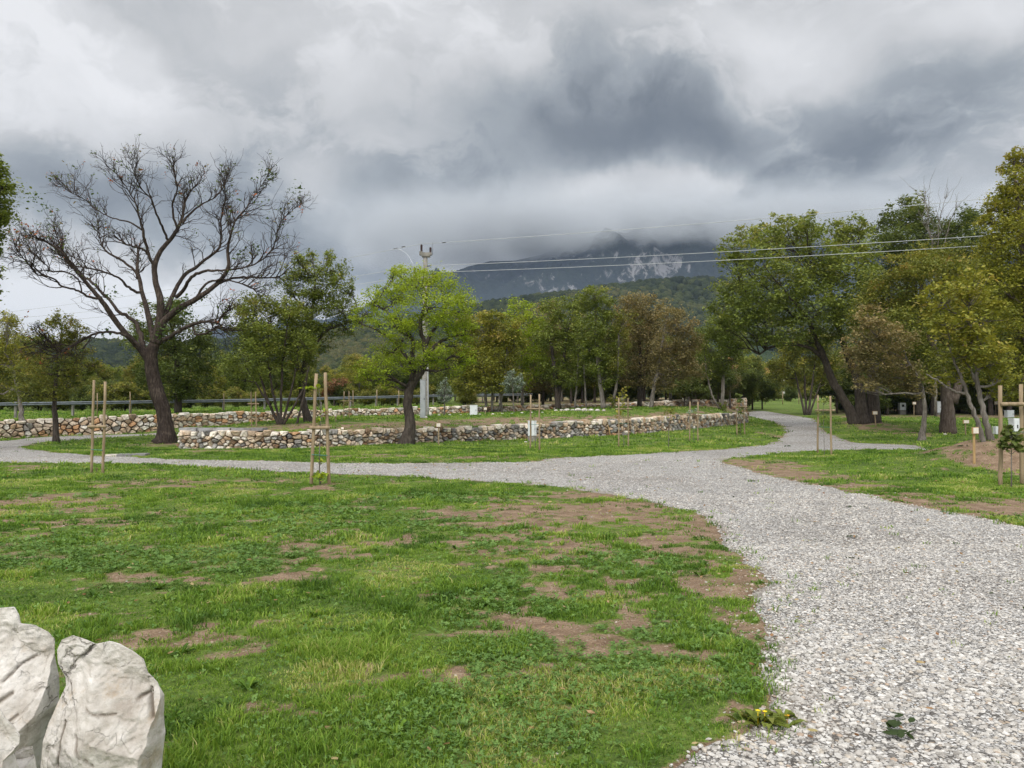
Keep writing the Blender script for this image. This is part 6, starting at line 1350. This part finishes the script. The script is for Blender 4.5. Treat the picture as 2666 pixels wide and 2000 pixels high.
M_YEL = flatmat('yellow petals', (.70, .48, .01), (.82, .60, .02), 60, .7, .1); M_ORG = flatmat('orange petals', (.62, .30, .01), (.72, .40, .02), 60, .7, .1)
for dx, dz, mt in ((-.05, .075, M_YEL), (-.015, .07, M_YEL), (.10, .05, M_ORG)):
    acc = Acc(); c = np.array(p_) + [dx, -.02, dz]
    for i in range(22):
        a = i * 2.4; L = .016 * (.6 + .4 * (i % 3) / 2); u = np.array([math.cos(a), math.sin(a), .25]); v = np.array([-u[1], u[0], 0]); acc.add([c, c + u * L * .6 + v * .0025, c + u * L, c + u * L * .6 - v * .0025], np.arange(4)[None])
    acc.tube([tuple(c - [0, 0, dz]), tuple(c)], .0018, 5); V, F, _ = acc.out(); part('flower', V, F, mt, root)

# ------------------------------------------------------------------ houses and fence posts beyond the far path
def house(px, D, w_, d_, hw, hr, rz, label, group='houses beyond the far path'):
    b = GD(px, D); root = empty('house', b, label, 'house', group); root.rotation_euler = (0, 0, rz)
    def pt(n, V, F, m_): return mk(n, V, np.array(F) if not isinstance(F, list) else F, m_, root, smooth=False)
    V = [(x, y, z) for z in (-.3, hw) for x, y in ((-w_, -d_), (w_, -d_), (w_, d_), (-w_, d_))] + [(-w_, 0, hw + hr), (w_, 0, hw + hr)]
    pt('wall', V, [np.array([[0, 1, 5, 4], [1, 2, 6, 5], [2, 3, 7, 6], [3, 0, 4, 7]]), np.array([[4, 7, 8], [5, 9, 6]])], M_PLASTER)
    o = .45; t = .14; V = []
    for s in (-1, 1): V += [(-w_ - o, s * (d_ + o), hw - .25), (w_ + o, s * (d_ + o), hw - .25), (w_ + o, 0, hw + hr + .04), (-w_ - o, 0, hw + hr + .04)]
    V += [(x, y, z + t) for x, y, z in V]; F = []
    for k in (0, 4): F += [(k, k + 1, k + 2, k + 3), (k + 8, k + 9, k + 10, k + 11), (k, k + 1, k + 9, k + 8), (k + 1, k + 2, k + 10, k + 9), (k + 3, k, k + 8, k + 11)]
    rf = pt('roof', V, np.array(F), M_TILE); mk('chimney', np.array([(w_ * .4 + x, y, z) for z in (hw + hr * .5, hw + hr + .9) for x, y in ((-.3, -.3), (.3, -.3), (.3, .3), (-.3, .3))]), [np.array([[0, 1, 5, 4], [1, 2, 6, 5], [2, 3, 7, 6], [3, 0, 4, 7], [4, 5, 6, 7]])], M_PLASTER, rf, smooth=False)
    for fz in range(1, int(hw // 2.6) + 1):
        for x in (-w_ * .55, 0, w_ * .55):
            z = fz * 2.7 - 1.3; o_ = bbox_mesh('window', Vector((x, -d_ - .01, z)), (.45, .05, .6), M_GREYP, root, 0, .01); o_.location = (0, 0, 0)
            for v_ in o_.data.vertices: v_.co += root.location
            bbox = bbox_mesh('pane', Vector((x, -d_ - .05, z)), (.38, .02, .53), M_GLASS, root, 0, 0)
            for v_ in bbox.data.vertices: v_.co += root.location
            bbox.parent = o_
    return root
house(1535, 135, 4.2, 3.5, 5.4, 1.8, .35, 'white house with a clay roof glimpsed between the back row trunks')
house(1650, 175, 4.0, 3.5, 5.4, 1.8, -.2, 'white house glimpsed through leaves above the far end of the path')
for px, lb in ((1652, 'left'), (1690, 'bright topped'), (1725, 'right')):
    D = 98; p_ = GD(px, D); V, F = tubes(np.array([(p_.x, D, p_.z - .1), (p_.x, D, p_.z + .8), (p_.x + .02, D, p_.z + 1.6)])[None], np.full((1, 3), .05), 8)
    tag(mk('fence_post', V, F, M_WOOD, loc=tuple(p_)), {'left': 'thin fence post at the left side of the meadow beyond the path', 'bright topped': 'middle thin fence post in the meadow beyond the path', 'right': 'thin fence post in the meadow close to the yellowing multi stemmed tree'}[lb], 'fence post', 'posts in the far meadow')
